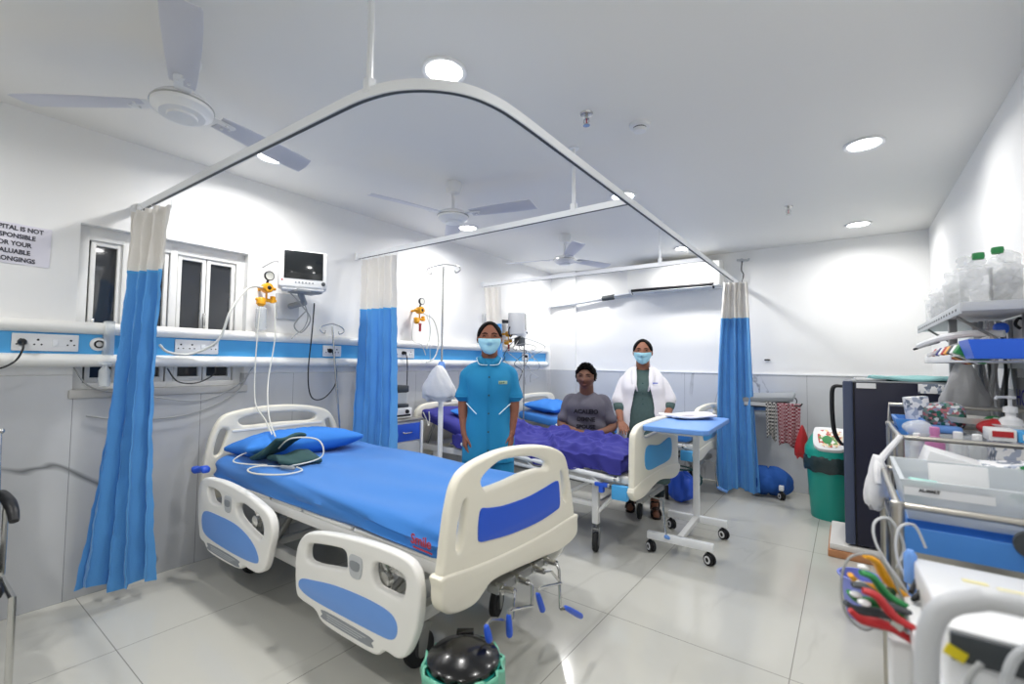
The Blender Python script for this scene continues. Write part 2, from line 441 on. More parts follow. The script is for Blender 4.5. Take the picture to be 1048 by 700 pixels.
# ------------------------------------------------------------------ ceiling lights
disc = mat('lamp_disc', '#ffffff', .5, emit=14)
for i, (x, y) in enumerate(LIGHTS):
    lbl = {0: 'round recessed ceiling light above the window wall, half hidden by a fan blade', 1: 'large round recessed ceiling light just behind the curved curtain rail',
           2: 'recessed ceiling light beside the middle ceiling fan', 3: 'recessed ceiling light where the middle curtain rail meets the long one',
           4: 'round recessed ceiling light, nearer one of the pair on the right side', 5: 'small recessed ceiling light over the far curtain rail near the air conditioner',
           6: 'round recessed ceiling light, farther one of the pair on the right side', 7: 'recessed ceiling light in the far left corner of the ceiling',
           8: 'recessed ceiling light behind the photographer', 9: 'recessed ceiling light behind the photographer near the left wall',
           10: 'recessed ceiling light above the photographer near the right wall', 11: 'recessed ceiling light behind the photographer near the right wall'}[i]
    t = thing('ceiling_light', lbl, 'ceiling light', (x, y, CEIL), 0, 'round recessed ceiling lights')
    MB().lathe([(.078, .001), (.098, 0), (.1, -.006), (.094, -.012), (.08, -.008), (.078, -.004)], (x, y, CEIL), seg=40).build('trim_ring', 'white_plastic', t)
    MB().lathe([(0.001, -.005), (.079, -.005), (.079, -.002), (.001, -.002)], (x, y, CEIL), seg=40).build('lamp_disc', disc, t)
    ld = bpy.data.lights.new('downlight', 'AREA'); ld.shape = 'DISK'; ld.size = .15; ld.energy = LAMP_W*(1, 1, 1, 1, .62, 1, .75, 1, .95, .7, .8, .6)[i]; ld.color = (1, .985, .96); ld.spread = math.radians(165)
    lo = bpy.data.objects.new('downlight', ld); COL.objects.link(lo); lo.location = (0, 0, -.02); lo.parent = t

# ------------------------------------------------------------------ curtain track
zR = 2.168
t = thing('curtain_track', 'white curtain rail loop hung from the ceiling over the beds', 'curtain rail', (-.947, 1.5, zR))
xr = -.947
arc = [(-3.37, .85), (-2.2, .878), (-1.42, .900), (-1.29, .908), (-1.165, .938), (-1.064, 1.0), (-.993, 1.085), (-.959, 1.185), (-.948, 1.31), (-.947, 1.6), (-.947, 3.5), (-.947, 5.57)]
def railpath(pts):
    P = [Vector((p[0], p[1], 0)) for p in pts]
    rings = []
    for i, p in enumerate(P):
        d = (P[min(i+1, len(P)-1)]-P[max(i-1, 0)]).normalized(); n = Vector((-d.y, d.x, 0))
        rings.append([p+n*a+Vector((0, 0, zR+b)) for a, b in ((-.012, .035), (.012, .035), (.012, 0), (.004, 0), (.004, .008), (-.004, .008), (-.004, 0), (-.012, 0))])
    return rings
sm = arc[:3]+[tuple(v[:2]) for v in catmull([(p[0], p[1], 0) for p in arc[2:10]], 6)][1:]+arc[10:]
def slot(pts):
    P = [Vector((p[0], p[1], 0)) for p in pts]; out = []
    for i, p in enumerate(P):
        d = (P[min(i+1, len(P)-1)]-P[max(i-1, 0)]).normalized(); n = Vector((-d.y, d.x, 0))
        out.append([p+n*a+Vector((0, 0, zR+b)) for a, b in ((-.0065, .0005), (.0065, .0005), (.0065, -.0015), (-.0065, -.0015))])
    return out
for pp in (sm, [(-3.37, 2.35), (-.947, 2.35)], [(-3.37, 4.03), (-.947, 4.03)]):
    MB().loft(slot(pp)).build('glide_slot', 'dark_grey', MB().loft(railpath(pp)).build('rail', 'rail_white', t))
for (x, y) in ((-1.27, .911), (-1.285, 2.35), (-1.33, 4.03)):
    MB().tube([(x, y, zR+.03), (x, y, CEIL)], .011, 8).lathe([(.03, CEIL-.006), (.03, CEIL)], (x, y, 0), seg=16).bx(x-.016, x+.016, y-.015, y+.015, zR+.02, zR+.07, .003).build('hanger_rod', 'rail_white', t)
for (x, y) in ((-3.372, .86), (-3.372, 2.35), (-3.372, 4.03)):
    MB().bx(XL, x+.01, y-.02, y+.02, zR-.01, zR+.05, .004).build('wall_bracket', 'rail_white', t)
MB().bx(xr-.02, xr+.02, 5.565, 5.6, zR-.01, zR+.05, .004).build('wall_bracket', 'rail_white', t)

def curtain(lbl, top, mid, bot, z0, z1, zs, nf, amp, ph=0):
    t = thing('privacy_curtain', lbl, 'curtain', (sum(p[0] for p in top)/2, sum(p[1] for p in top)/2, z0), 0, 'blue curtains with white mesh headers')
    nu = nf*12; rnd = random.Random(nf*7+int(ph*10)); k2 = [rnd.uniform(.6, 1.3) for _ in range(nf+2)]
    def P(u, v):
        lv = [Vector(top[0]).lerp(Vector(top[1]), u), Vector(mid[0]).lerp(Vector(mid[1]), u), Vector(bot[0]).lerp(Vector(bot[1]), u)]
        c = lv[0]*(2*(v-.5)*(v-1))+lv[1]*(4*v*(1-v))+lv[2]*(2*v*(v-.5))
        d = Vector(mid[1])-Vector(mid[0]); d.normalize(); n = Vector((-d.y, d.x))
        a = amp*(.55+.6*v)*k2[int(u*nf)]; w_ = 2*PI*nf*u+ph+.5*math.sin(3*v+u*4)
        off = a*math.sin(w_)+.3*a*math.sin(w_*.5+v*3+1); al = .3*a*math.sin(2*w_)*(.3+v)
        q = c+n*off+d*al
        z = z1+(z0-z1)*v+ (.02*math.sin(u*9+ph) if v > .97 else 0)
        wr = .004*math.sin(23*z+9*u+ph)+.003*math.sin(61*z-17*u)
        return Vector((q.x+n.x*wr, q.y+n.y*wr, z))
    vs = (z1-zs)/(z1-z0)
    for name, m, a, b, nv in (('mesh_header', 'curtain_white', 0, vs, 12), ('cloth', 'curtain_blue', vs, 1, 40)):
        MB().loft([[P(i/nu, a+(b-a)*j/nv) for i in range(nu+1)] for j in range(nv+1)], closed=False).build(name, m, t, sharp=180)
    hem = [P(i/nu, vs)+Vector((0, 0, 0)) for i in range(nu+1)]
    MB().loft([[p+Vector((0, 0, .008)) for p in hem], [p+Vector((.001, -.002, 0)) for p in hem], [p-Vector((0, 0, .008)) for p in hem]], closed=False).build('seam', 'sky_blue', t, sharp=180)
    for i in range(nf+1):
        p = P(i/nf, 0); b = Vector(top[0]).lerp(Vector(top[1]), i/nf)
        MB().tube([(p.x, p.y, z1-.03), (p.x, p.y, z1+.012), (b.x, b.y, z1+.02), (b.x, b.y, zR+.004)], .0022, 6).build('hook', 'white_plastic', t)
    return t
curtain('tall blue curtain with white mesh header in front of the window', [(-3.33, .80), (-2.99, .89)], [(-3.22, .72), (-3.02, .865)], [(-3.30, .635), (-3.10, .93)], .07, 2.145, 1.775, 4, .042)
curtain('blue curtain with white mesh header at the head of the near bed, beside the locker', [(-3.31, 2.34), (-2.89, 2.35)], [(-3.22, 2.27), (-2.85, 2.345)], [(-3.22, 2.2), (-2.84, 2.35)], .12, 2.145, 1.715, 6, .036, 1)
curtain('narrow gathered curtain against the wall behind the nurse in teal', [(-3.34, 4.0), (-3.12, 4.02)], [(-3.25, 3.99), (-3.08, 4.02)], [(-3.25, 3.99), (-3.08, 4.02)], .12, 2.145, 1.72, 5, .025, 2)
curtain('wide blue curtain hanging near the back wall beside the tray table', [(-1.015, 5.06), (-.80, 5.11)], [(-1.075, 5.02), (-.755, 5.10)], [(-1.09, 5.02), (-.715, 5.12)], .06, 2.145, 1.77, 5, .036, 3)

# ------------------------------------------------------------------ near bed
def caster(x, y, r=.075, rot=0, name='caster', parent=None, cols=('tyre_grey', 'rubber')):
    c = bpy.data.objects.new(name, None); COL.objects.link(c); c.parent = parent; c.location = (x, y, r) if parent is None else wm(parent).inverted() @ Vector((x, y, r)); c.rotation_euler = (0, 0, rot)
    LB().lathe([(.001, -.014), (r*.45, -.016), (r*.62, -.012), (r*.9, -.016), (r, -.009), (r, .009), (r*.9, .016), (r*.62, .012), (r*.45, .016), (.001, .014)], (0, 0, 0), 'X', 28).build('wheel', 'rubber', c)
    LB().lathe([(.001, -.019), (r*.4, -.019), (r*.46, -.012), (r*.46, .012), (r*.4, .019), (.001, .019)], (0, 0, 0), 'X', 20).build('wheel_hub', cols[0], c)
    f = LB()
    for s in (-1, 1):
        f.plate([(-.018, -.018), (.018, -.018), (.035, r+.01), (.04, r+.03), (-.01, r+.03)], thick=.005, bev=.001, to=lambda u, v, w, s=s: (s*.024+w, u, v), smooth=3)
    f.box((0, .018, r+.022), (.052, .05, .012), bev=.003).tube([(0, .025, r+.02), (0, .025, r+.07)], .011, 10)
    f.build('fork', 'grey_metal' if cols[1] == 'rubber' else cols[1], c)
    return c
def wheel_small(x, y, t, rot=0, r=.037):
    c = bpy.data.objects.new('caster', None); COL.objects.link(c); c.parent = t; c.location = wm(t).inverted() @ Vector((x, y, r)); c.rotation_euler = (0, 0, rot)
    for s in (-1, 1):
        LB().lathe([(.001, -.006), (r*.35, -.008), (r*.5, -.004), (r*.95, -.007), (r, -.003), (r, .003), (r*.95, .007), (.001, .007)], (s*.014, 0, 0), 'X', 24).build('wheel', 'black', c)
        LB().lathe([(r*.38, -.0025), (r*.66, -.0025), (r*.66, .0025), (r*.38, .0025)], (s*.021, 0, 0), 'X', 24, cap=False).build('wheel_ring', 'white_plastic', c)
    LB().plate([(-.03, 0), (-.02, .03), (.005, .045), (.034, .03), (.04, .005), (.03, .004), (.022, .02), (0, .03), (-.018, .015)], thick=.012, bev=.003, to=lambda u, v, w: (w, u, v)).tube([(0, .012, .036), (0, .012, .075)], .008, 10).build('fork', 'black', c)
    return c

bed = thing('hospital_bed', 'ivory hospital bed nearest the camera with lowered side rails and blue footboard panel', 'bed', (-2.2, 1.66, 0))
# footboard: outline in (y, z), x is the thickness
FO = [(1.165, .50), (1.152, .564), (1.158, .60), (1.168, .68), (1.187, .785), (1.220, .872), (1.29, .918), (1.449, .945), (1.60, .945), (1.78, .925), (1.92, .888), (2.005, .835), (2.052, .714), (2.085, .59), (2.10, .52), (2.09, .46), (1.6, .46), (1.2, .46)]
FH = [(1.362, .856), (1.376, .816), (1.41, .812), (1.52, .815), (1.64, .824), (1.76, .822), (1.83, .814), (1.836, .84), (1.745, .876), (1.66, .892), (1.563, .902), (1.46, .900)]
SL = [(1.272, .795), (1.25, .77), (1.232, .70), (1.226, .64), (1.238, .624), (1.254, .65), (1.268, .71)]
SR = [(1.955, .775), (1.972, .70), (1.985, .64), (2.004, .622), (2.012, .65), (2.006, .71), (1.985, .76)]
def tox(X): return lambda u, v, w: (X+w, u, v)
MB().plate(FO, [FH, SL, SR], .045, .016, tox(-1.150)).build('footboard', 'ivory', bed)
fb2 = MB().plate([(1.15, .565), (1.30, .548), (1.46, .535), (1.65, .528), (1.85, .528), (2.10, .535), (2.116, .50), (2.112, .44), (2.06, .415), (1.99, .408), (1.915, .408), (1.75, .425), (1.58, .442), (1.43, .452), (1.375, .43), (1.33, .408), (1.26, .408), (1.18, .43), (1.152, .47), (1.148, .52)], (), .064, .012, tox(-1.152), smooth=4).build('footboard_skirt', 'ivory', bed)
MB().plate([(1.352, .745), (1.338, .70), (1.336, .65), (1.345, .626), (1.40, .615), (1.546, .597), (1.747, .590), (1.90, .602), (1.935, .613), (1.938, .65), (1.928, .72), (1.905, .74), (1.80, .730), (1.666, .720), (1.50, .724), (1.40, .738)], (), .006, .002, tox(-1.126)).build('footboard_panel', 'panel_blue', bed)
# headboard
HO_ = [(1.168, .55), (1.185, .70), (1.215, .83), (1.262, .925), (1.34, .962), (1.50, .983), (1.64, .986), (1.78, .977), (1.93, .95), (2.02, .905), (2.08, .81), (2.115, .70), (2.135, .55), (2.13, .45), (2.10, .43), (1.9, .43), (1.65, .43), (1.4, .43), (1.2, .43), (1.172, .45)]
MB().plate(HO_, [[(1.372, .905), (1.39, .873), (1.45, .866), (1.635, .868), (1.83, .862), (1.89, .87), (1.9, .895), (1.85, .918), (1.72, .932), (1.575, .935), (1.44, .927)],
                 [(1.262, .845), (1.285, .858), (1.308, .846), (1.295, .79), (1.27, .712), (1.25, .695), (1.232, .71), (1.242, .78)],
                 [(2.02, .845), (1.997, .855), (1.985, .84), (2.005, .78), (2.03, .71), (2.05, .70), (2.062, .72), (2.045, .78)]], .045, .016, tox(-3.215)).build('headboard', 'ivory', bed)
MB().plate([(1.33, .83), (1.95, .83), (1.95, .845), (1.33, .845)], (), .006, .002, tox(-3.19), smooth=0).build('headboard_rib', 'ivory2', bed)
# side rails
def toy(Y): return lambda u, v, w: (u, Y+w, v)
FR = [(-1.996, .265), (-2.012, .36), (-2.003, .462), (-1.945, .53), (-1.847, .562), (-1.683, .586), (-1.471, .603), (-1.298, .600), (-1.231, .571), (-1.207, .509), (-1.207, .423), (-1.224, .349), (-1.265, .268), (-1.313, .238), (-1.383, .237), (-1.433, .205), (-1.55, .198), (-1.70, .198), (-1.79, .205), (-1.848, .238), (-1.95, .245)]
FR_H1 = [(-1.925, .430), (-1.918, .49), (-1.85, .512), (-1.715, .532), (-1.645, .534), (-1.628, .50), (-1.640, .462), (-1.75, .440), (-1.86, .423)]
FR_H2 = [(-1.470, .510), (-1.445, .540), (-1.38, .545), (-1.309, .540), (-1.280, .522), (-1.285, .475), (-1.310, .452), (-1.38, .448), (-1.45, .456)]
FR_B = [(-1.968, .30), (-1.955, .338), (-1.85, .36), (-1.70, .383), (-1.508, .395), (-1.37, .390), (-1.32, .365), (-1.315, .325), (-1.343, .296), (-1.42, .287), (-1.668, .280), (-1.88, .280)]
HR = [(-3.075, .30), (-3.105, .42), (-3.10, .55), (-3.03, .607), (-2.90, .622), (-2.75, .625), (-2.567, .614), (-2.398, .588), (-2.268, .552), (-2.225, .48), (-2.25, .38), (-2.29, .285), (-2.36, .248), (-2.44, .243), (-2.50, .243), (-2.56, .215), (-2.75, .205), (-2.93, .210), (-2.99, .243), (-3.05, .255)]
HR_H1 = [(-2.975, .555), (-2.93, .568), (-2.84, .563), (-2.792, .54), (-2.80, .498), (-2.86, .487), (-2.94, .495)]
HR_H2 = [(-2.610, .530), (-2.54, .552), (-2.45, .543), (-2.350, .520), (-2.310, .47), (-2.335, .418), (-2.41, .425), (-2.52, .452), (-2.60, .485)]
HR_B = [(-3.025, .40), (-2.97, .430), (-2.80, .437), (-2.62, .435), (-2.48, .410), (-2.38, .365), (-2.345, .312), (-2.40, .290), (-2.60, .280), (-2.85, .284), (-2.98, .30), (-3.025, .34)]
def siderail(Y, sg, O, H1, H2, B, clip, slot):
    r = MB().plate(O, [H1, H2], .04, .012, toy(Y)).build('side_rail', 'ivory2', bed)
    MB().plate(B, (), .006, .002, toy(Y-sg*.0195)).build('rail_panel', 'panel_light_blue', r)
    cx, cz = clip
    MB().plate([(cx-.04, cz+.035), (cx, cz+.044), (cx+.04, cz+.035), (cx+.038, cz-.02), (cx+.02, cz-.042), (cx-.02, cz-.042), (cx-.038, cz-.02)], (), .008, .003, toy(Y-sg*.021)).build('release_clip', 'light_grey', r)
    MB().plate([(cx-.028, cz+.02), (cx+.028, cz+.02), (cx+.022, cz-.01), (cx-.022, cz-.01)], (), .004, .001, toy(Y-sg*.026), smooth=3).build('clip_logo', 'grey_plastic', r)
    x0, x1, z = slot
    MB().plate([(x0, z+.018), (x1, z+.018), (x1+.012, z), (x1, z-.018), (x0, z-.018), (x0-.012, z)], (), .006, .002, toy(Y-sg*.0195), smooth=3).build('label_strip', 'grey_plastic', r)
    q = MB()
    for i in range(3): q.box(((x0+x1)/2-.01*i, Y-sg*.0228, z+.009-i*.009), ((x1-x0)*(.86-.08*i), .0006, .0028))
    q.build('label_print', 'light_grey', r)
    return r
siderail(1.14, 1, FR, FR_H1, FR_H2, FR_B, (-1.565, .493), (-1.77, -1.47, .243))
siderail(1.14, 1, HR, HR_H1, HR_H2, HR_B, (-2.70, .520), (-2.92, -2.57, .243))
mir = lambda L: L
siderail(2.17, -1, FR, FR_H1, FR_H2, FR_B, (-1.565, .493), (-1.77, -1.47, .243))
siderail(2.17, -1, HR, HR_H1, HR_H2, HR_B, (-2.70, .520), (-2.92, -2.57, .243))
# brackets that carry the rails
for Y, s in ((1.185, 1), (2.125, -1)):
    for x in (-1.40, -2.44):
        g = MB()
        for dx in (-.05, .06): g.tube([(x+dx, Y-.02*s, .53), (x+dx, Y+.01*s, .47), (x+dx, Y-.01*s, .36)], .013, 8)
        g.bx(x-.09, x+.1, Y-.005, Y+.02, .485, .52, .004).lathe([(.03, -.012), (.03, .012)], (x-.05, Y-.01*s, .46), 'Y', 16)
        g.build('rail_bracket', 'chrome', bed)
# frame
f = MB()
for Y in (1.22, 2.09):
    f.bx(-3.18, -1.17, Y-.02, Y+.02, .525, .575, .008)
for x in (-3.15, -2.6, -2.0, -1.2): f.bx(x-.02, x+.02, 1.22, 2.09, .53, .57, .005)
f.build('deck_frame', 'white_metal', bed)
f = MB()
for Y in (1.36, 1.95): f.bx(-3.12, -1.46, Y-.025, Y+.025, .19, .25, .01)
for x in (-3.08, -1.50): f.bx(x-.03, x+.03, 1.33, 1.98, .19, .25, .01)
for x in (-2.75, -1.75): f.bx(x-.02, x+.02, 1.36, 1.95, .2, .24, .006)
f.build('base_frame', 'white_metal', bed)
f = MB()
for x, Y in ((-2.7, 1.37), (-2.7, 1.94), (-1.7, 1.37), (-1.7, 1.94)):
    f.bx(x-.022, x+.022, Y-.02, Y+.02, .24, .54, .006); f.tube([(x+.02, Y, .25), (x+.28, Y, .53)], .016, 8)
f.tube([(-2.5, 1.66, .42), (-1.2, 1.62, .42)], .017, 10).tube([(-2.2, 1.5, .45), (-1.2, 1.5, .42)], .015, 10).tube([(-2.8, 1.82, .44), (-1.2, 1.8, .41)], .015, 10)
f.build('lift_linkage', 'grey_metal', bed)
d = MB()
for x0, x1 in ((-3.14, -2.42), (-2.40, -2.12), (-2.10, -1.72), (-1.70, -1.2)): d.bx(x0, x1, 1.20, 2.11, .575, .592, .006)
d.build('deck_panel', 'ivory2', bed)
for x, y, r_ in ((-1.50, 1.40, -.1), (-1.47, 1.90, .3), (-2.95, 1.38, .3), (-2.95, 1.93, -.3)): caster(x, y, .075, r_, parent=bed)
for x, y in ((-1.40, 1.40), (-1.40, 1.92), (-2.96, 1.36), (-2.96, 1.95)): pass
# bumper corners + drawn steel bar under the footboard with the cranks
MB().bx(-1.19, -1.13, 1.47, 1.85, .375, .412, .006).build('crank_mount', 'grey_metal', bed)
CR = [[(-1.14, 1.493, .395), (-1.06, 1.485, .41), (-1.045, 1.46, .40), (-1.04, 1.445, .325), (-.99, 1.25, .43), (-.97, 1.206, .44)],
      [(-1.14, 1.600, .395), (-1.06, 1.575, .41), (-1.045, 1.585, .40), (-1.04, 1.575, .325), (-1.0, 1.39, .40), (-1.0, 1.365, .405)],
      [(-1.14, 1.724, .395), (-1.06, 1.70, .41), (-1.045, 1.73, .405), (-1.035, 1.80, .33), (-.985, 1.55, .42), (-.98, 1.525, .42)],
      [(-1.14, 1.821, .395), (-1.06, 1.80, .41), (-1.04, 1.79, .39), (-1.03, 1.785, .23), (-.97, 1.69, .285), (-.95, 1.676, .30)]]
HD = [[(-.955, 1.182, .445), (-.95, 1.19, .405)], [(-1.0, 1.364, .388), (-1.0, 1.371, .32)], [(-.98, 1.525, .408), (-.98, 1.56, .335)], [(-.95, 1.69, .298), (-.95, 1.822, .208)]]
for c_, h_ in zip(CR, HD):
    k = MB().tube(c_[:2], .012, 10).tube(c_[1:]+[h_[0]], .0065, 8).lathe([(.02, -.02), (.02, .02)], c_[0], 'X', 16).build('crank', 'chrome', bed)
    v = Vector(h_[1])-Vector(h_[0])
    MB().tube([h_[0], Vector(h_[0])+v*.3, Vector(h_[0])+v*.8, h_[1]], [.009, .0115, .0125, .012], 12, round_ends=True).build('crank_grip', 'panel_blue', k)

# mattress under a blue sheet
def mat_fn(p):
    x, y, z = p
    wz = 0
    if z > 0:
        e = math.sin(PI*(y/.9+.5)) if abs(y) < .45 else 0
        wz = .006*math.sin(9*y+2.2*x+.8*math.sin(3*x))*(.4+.6*e)+.004*math.sin(23*y-3*x+math.sin(5*x))+.003*math.sin(7*x+3*y)
    side = 0
    if y < -.40: side = -.010*math.sin(2.5*x+1)-.006*math.sin(8*x+6*z*20)
    sag = -.022*max(0, (x+.1)) if z > 0 else (-.012+.012*math.sin(3.1*x+.5))
    return Vector((x, y+side+(-.012 if (y < -.4 and z < -.02) else 0), z+wz+sag))
m = MB().soft((-2.155, 1.655, .650), (1.96, .92, .115), .05, (70, 40, 6), mat_fn).build('mattress', 'sheet_blue', None, 60)
tag(m, 'thin mattress under a bright blue sheet on the nearest bed', 'mattress')
lg = LB(); lg.text('Smile', .05, lambda u, v, w: (-1.262+u, 1.176-w+(.0), .645+v), .0006, bold=.001); lg.box((-1.252, 1.1755, .617), (.10, .001, .006), (0, .04, 0))
lg.build('sheet_print', 'red', m)
# knotted sheet corner at the headboard
tag(MB().soft((-3.12, 1.135, .64), (.12, .05, .035), .016, (8, 4, 4), lambda p: Vector((p.x, p.y+.01*math.sin(40*p.x), p.z+.008*math.sin(60*p.x)))).build('tied_cloth', 'panel_blue'), 'small blue knot of cloth at the near corner of the headboard', 'cloth')
def pillow(c, d, rot, m_, lbl, grp='pillows'):
    def fn(p):
        u, v = p.x/(d[0]/2), p.y/(d[1]/2); e = (1-abs(u)**2.6)*(1-abs(v)**2.6); e = max(0, e)
        z = p.z*(.16+.95*e**.55)+.008*math.sin(9*u+4*v)*e+.004*math.sin(21*u-17*v)*e
        k = 1+.10*(abs(u)**4)*(abs(v)**4)-.03*(1-abs(u))*abs(v)**4-.03*(1-abs(v))*abs(u)**4
        return Vector((p.x*k, p.y*k, z))
    o = MB().soft(c, d, .05, (26, 20, 6), fn, rot).build('pillow', m_, None, 60)
    return tag(o, lbl, 'pillow', grp)
pl = pillow((-2.90, 1.60, .765), (.42, .70, .15), (0, -.12, -.10), 'pillow_blue', 'flat bright blue pillow on the nearest bed')
# folded blood pressure cuff, coiled hose
cf = thing('pressure_cuff', 'dark green folded cloth cuff with pale hose lying against the near pillow', 'pressure cuff', (-2.62, 1.36, .72))
def wv(k): return lambda p: Vector((p.x+.010*math.sin(22*p.y+k), p.y+.008*math.sin(25*p.x), p.z*(1-.35*abs(p.x)/.12)+.010*math.sin(20*p.x+11*p.y+k)+.006*math.sin(38*p.y)))
MB().soft((-2.66, 1.36, .80), (.24, .20, .035), .016, (20, 18, 4), wv(0), (.05, -.52, .25)).build('cuff', 'cuff_green', cf)
MB().soft((-2.55, 1.40, .742), (.20, .24, .04), .018, (18, 18, 4), wv(2), (0, .05, -.2)).build('cuff_flap', 'cuff_green', cf)
hp = [(-2.60, 1.33, .80), (-2.52, 1.36, .86), (-2.42, 1.46, .85), (-2.38, 1.46, .76), (-2.46, 1.33, .722), (-2.58, 1.22, .722), (-2.56, 1.15, .717), (-2.44, 1.14, .717), (-2.32, 1.22, .717), (-2.33, 1.32, .717), (-2.42, 1.34, .718)]
MB().tube(hp, .0042, 8, 6).build('hose', 'tube_clear', cf)
MB().tube([(-2.72, 1.30, .78), (-2.80, 1.24, .76), (-2.78, 1.17, .73), (-2.68, 1.20, .722), (-2.58, 1.26, .722)], .0036, 8, 6).build('hose', 'tube_clear', cf)
MB().tube([(-2.46, 1.28, .724), (-2.38, 1.30, .724)], .011, 10, round_ends=True).build('connector', 'grey_plastic', cf)

# ------------------------------------------------------------------ the two farther beds
def ward_bed(y0, lbl):
    b = thing('hospital_bed', lbl, 'bed', (-2.2, y0+.48, 0))
    def out(top, w=.96):
        return [(y0+.005, .42), (y0, .6), (y0+.008, .80), (y0+.04, top-.03), (y0+.12, top+.005), (y0+.30, top+.018), (y0+.48, top+.022), (y0+.66, top+.018), (y0+.84, top+.005), (y0+.92, top-.03), (y0+.952, .80), (y0+.96, .6), (y0+.955, .42), (y0+.80, .405), (y0+.48, .46), (y0+.16, .405)]
    slot = lambda top: [(y0+.20, top-.055), (y0+.215, top-.085), (y0+.48, top-.08), (y0+.745, top-.085), (y0+.76, top-.055), (y0+.62, top-.035), (y0+.34, top-.035)]
    MB().plate(out(.885), [slot(.885)], .045, .015, tox(-1.15)).build('footboard', 'ivory', b)
    MB().plate([(y0+.22, .73), (y0+.215, .58), (y0+.48, .56), (y0+.745, .58), (y0+.74, .73), (y0+.48, .71)], (), .006, .002, tox(-1.126)).build('footboard_panel', 'sky_blue', b)
    MB().plate([(y0+.01, .50), (y0+.01, .42), (y0+.16, .405), (y0+.48, .45), (y0+.80, .405), (y0+.95, .42), (y0+.95, .50), (y0+.48, .53)], (), .06, .01, tox(-1.15)).build('footboard_skirt', 'ivory', b)
    MB().plate(out(.895), [slot(.895)], .045, .015, tox(-3.24)).build('headboard', 'ivory', b)
    f = MB()
    for Y in (y0+.045, y0+.915): f.bx(-3.2, -1.17, Y-.02, Y+.02, .50, .55, .006)
    for x in (-3.18, -2.5, -1.9, -1.25): f.bx(x-.018, x+.018, y0+.05, y0+.91, .505, .545, .005)
    f.build('deck_frame', 'white_metal', b)
    for Y in (y0+.065, y0+.895):
        for x in (-1.43, -3.0):
            MB().bx(x-.024, x+.024, Y-.022, Y+.022, .19, .505, .006).build('leg', 'white_metal', b)
            caster(x, Y, .065, .25, parent=b)
    f = MB()
    for Y in (y0+.065, y0+.895):
        f.bx(-3.0, -1.43, Y-.012, Y+.012, .30, .335, .004); f.tube([(-1.43, Y, .25), (-1.22, Y, .50)], .012, 8); f.tube([(-1.70, Y, .33), (-1.43, Y, .50)], .012, 8)
    for x in (-3.0, -2.2, -1.43): f.bx(x-.014, x+.014, y0+.065, y0+.895, .302, .332, .004)
    f.build('base_frame', 'white_metal', b)
    MB().tube([(-2.4, y0+.4, .40), (-1.2, y0+.36, .36)], .014, 8).tube([(-2.4, y0+.6, .40), (-1.2, y0+.6, .36)], .014, 8).bx(-1.24, -1.16, y0+.25, y0+.7, .33, .37, .006).build('lift_linkage', 'grey_metal', b)
    for Y in (y0-.012, y0+.972):
        MB().bx(-1.275, -1.165, Y-.022, Y+.022, .405, .50, .008).build('corner_bumper', 'sky_blue', b)
        r = MB()
        r.tube([(-2.62, Y, .61), (-1.24, Y, .535)], .017, 12, round_ends=True)
        r.tube([(-2.60, Y, .555), (-1.30, Y, .485)], .013, 10)
        for k in range(5):
            x = -2.52+k*.27; r.tube([(x, Y+.004, .60-(x+2.62)*.054), (x+.09, Y+.004, .54-(x+2.62)*.054)], .007, 8)
        q = r.build('side_rail', 'rail_white', b)
        MB().bx(-1.395, -1.305, Y-.026, Y+.02, .475, .50, .005).bx(-1.365, -1.335, Y-.024, Y+.018, .435, .50, .004).build('rail_catch', 'panel_blue', q)
        MB().tube([(-1.262, Y, .536), (-1.242, Y, .5355)], .0185, 12).build('rail_end_cap', 'chrome', q)
    k = MB().tube([(-1.17, y0+.36, .36), (-1.06, y0+.35, .35), (-1.03, y0+.30, .20), (-1.01, y0+.27, .14)], .007, 8).build('crank', 'chrome', b)
    MB().tube([(-1.01, y0+.265, .135), (-.96, y0+.37, .085)], .013, 10, round_ends=True).build('crank_grip', 'panel_light_blue', k)
    return b
bed2 = ward_bed(2.90, 'ivory hospital bed under the purple blanket where the man sits')
bed3 = ward_bed(4.45, 'farthest hospital bed, behind the woman in the white coat')

def mattress(y0, m_, lbl, prof, th=.10):
    def fn(p):
        x, y, z = p; X = x-2.2
        a = .004*math.sin(11*y+3*x)+.003*math.sin(21*y-5*x)
        return Vector((x, y, z+prof(X)+(a if z > 0 else 0)))
    o = MB().soft((-2.2, y0+.48, th/2+.56), (1.98, .90, th), .04, (50, 22, 5), fn).build('mattress', m_, None, 60)
    return tag(o, lbl, 'mattress')
def raise_head(X): return max(0, (-2.40-X))*.27 if X < -2.40 else 0
mattress(2.90, 'purple', 'mattress in a dark purple sheet, head end raised, on the middle bed', raise_head)
mattress(4.45, 'sheet_blue', 'blue covered mattress on the farthest bed', lambda X: max(0, (-2.6-X))*.12)
pillow((-2.78, 3.38, .80), (.38, .58, .10), (0, .26, 0), 'pillow_blue', 'blue pillow on the raised head of the middle bed, behind the nurse')
pillow((-2.95, 4.86, .775), (.42, .66, .12), (0, .10, .05), 'pillow_blue', 'bright blue pillow on the farthest bed')
# dark cradle under the raised head of the middle bed
tag(MB().tube([(-3.15, 2.99, .55), (-3.05, 2.99, .76)], .014, 8).tube([(-3.15, 3.77, .55), (-3.05, 3.77, .76)], .014, 8).build('backrest_stay', 'grey_metal', bed2))

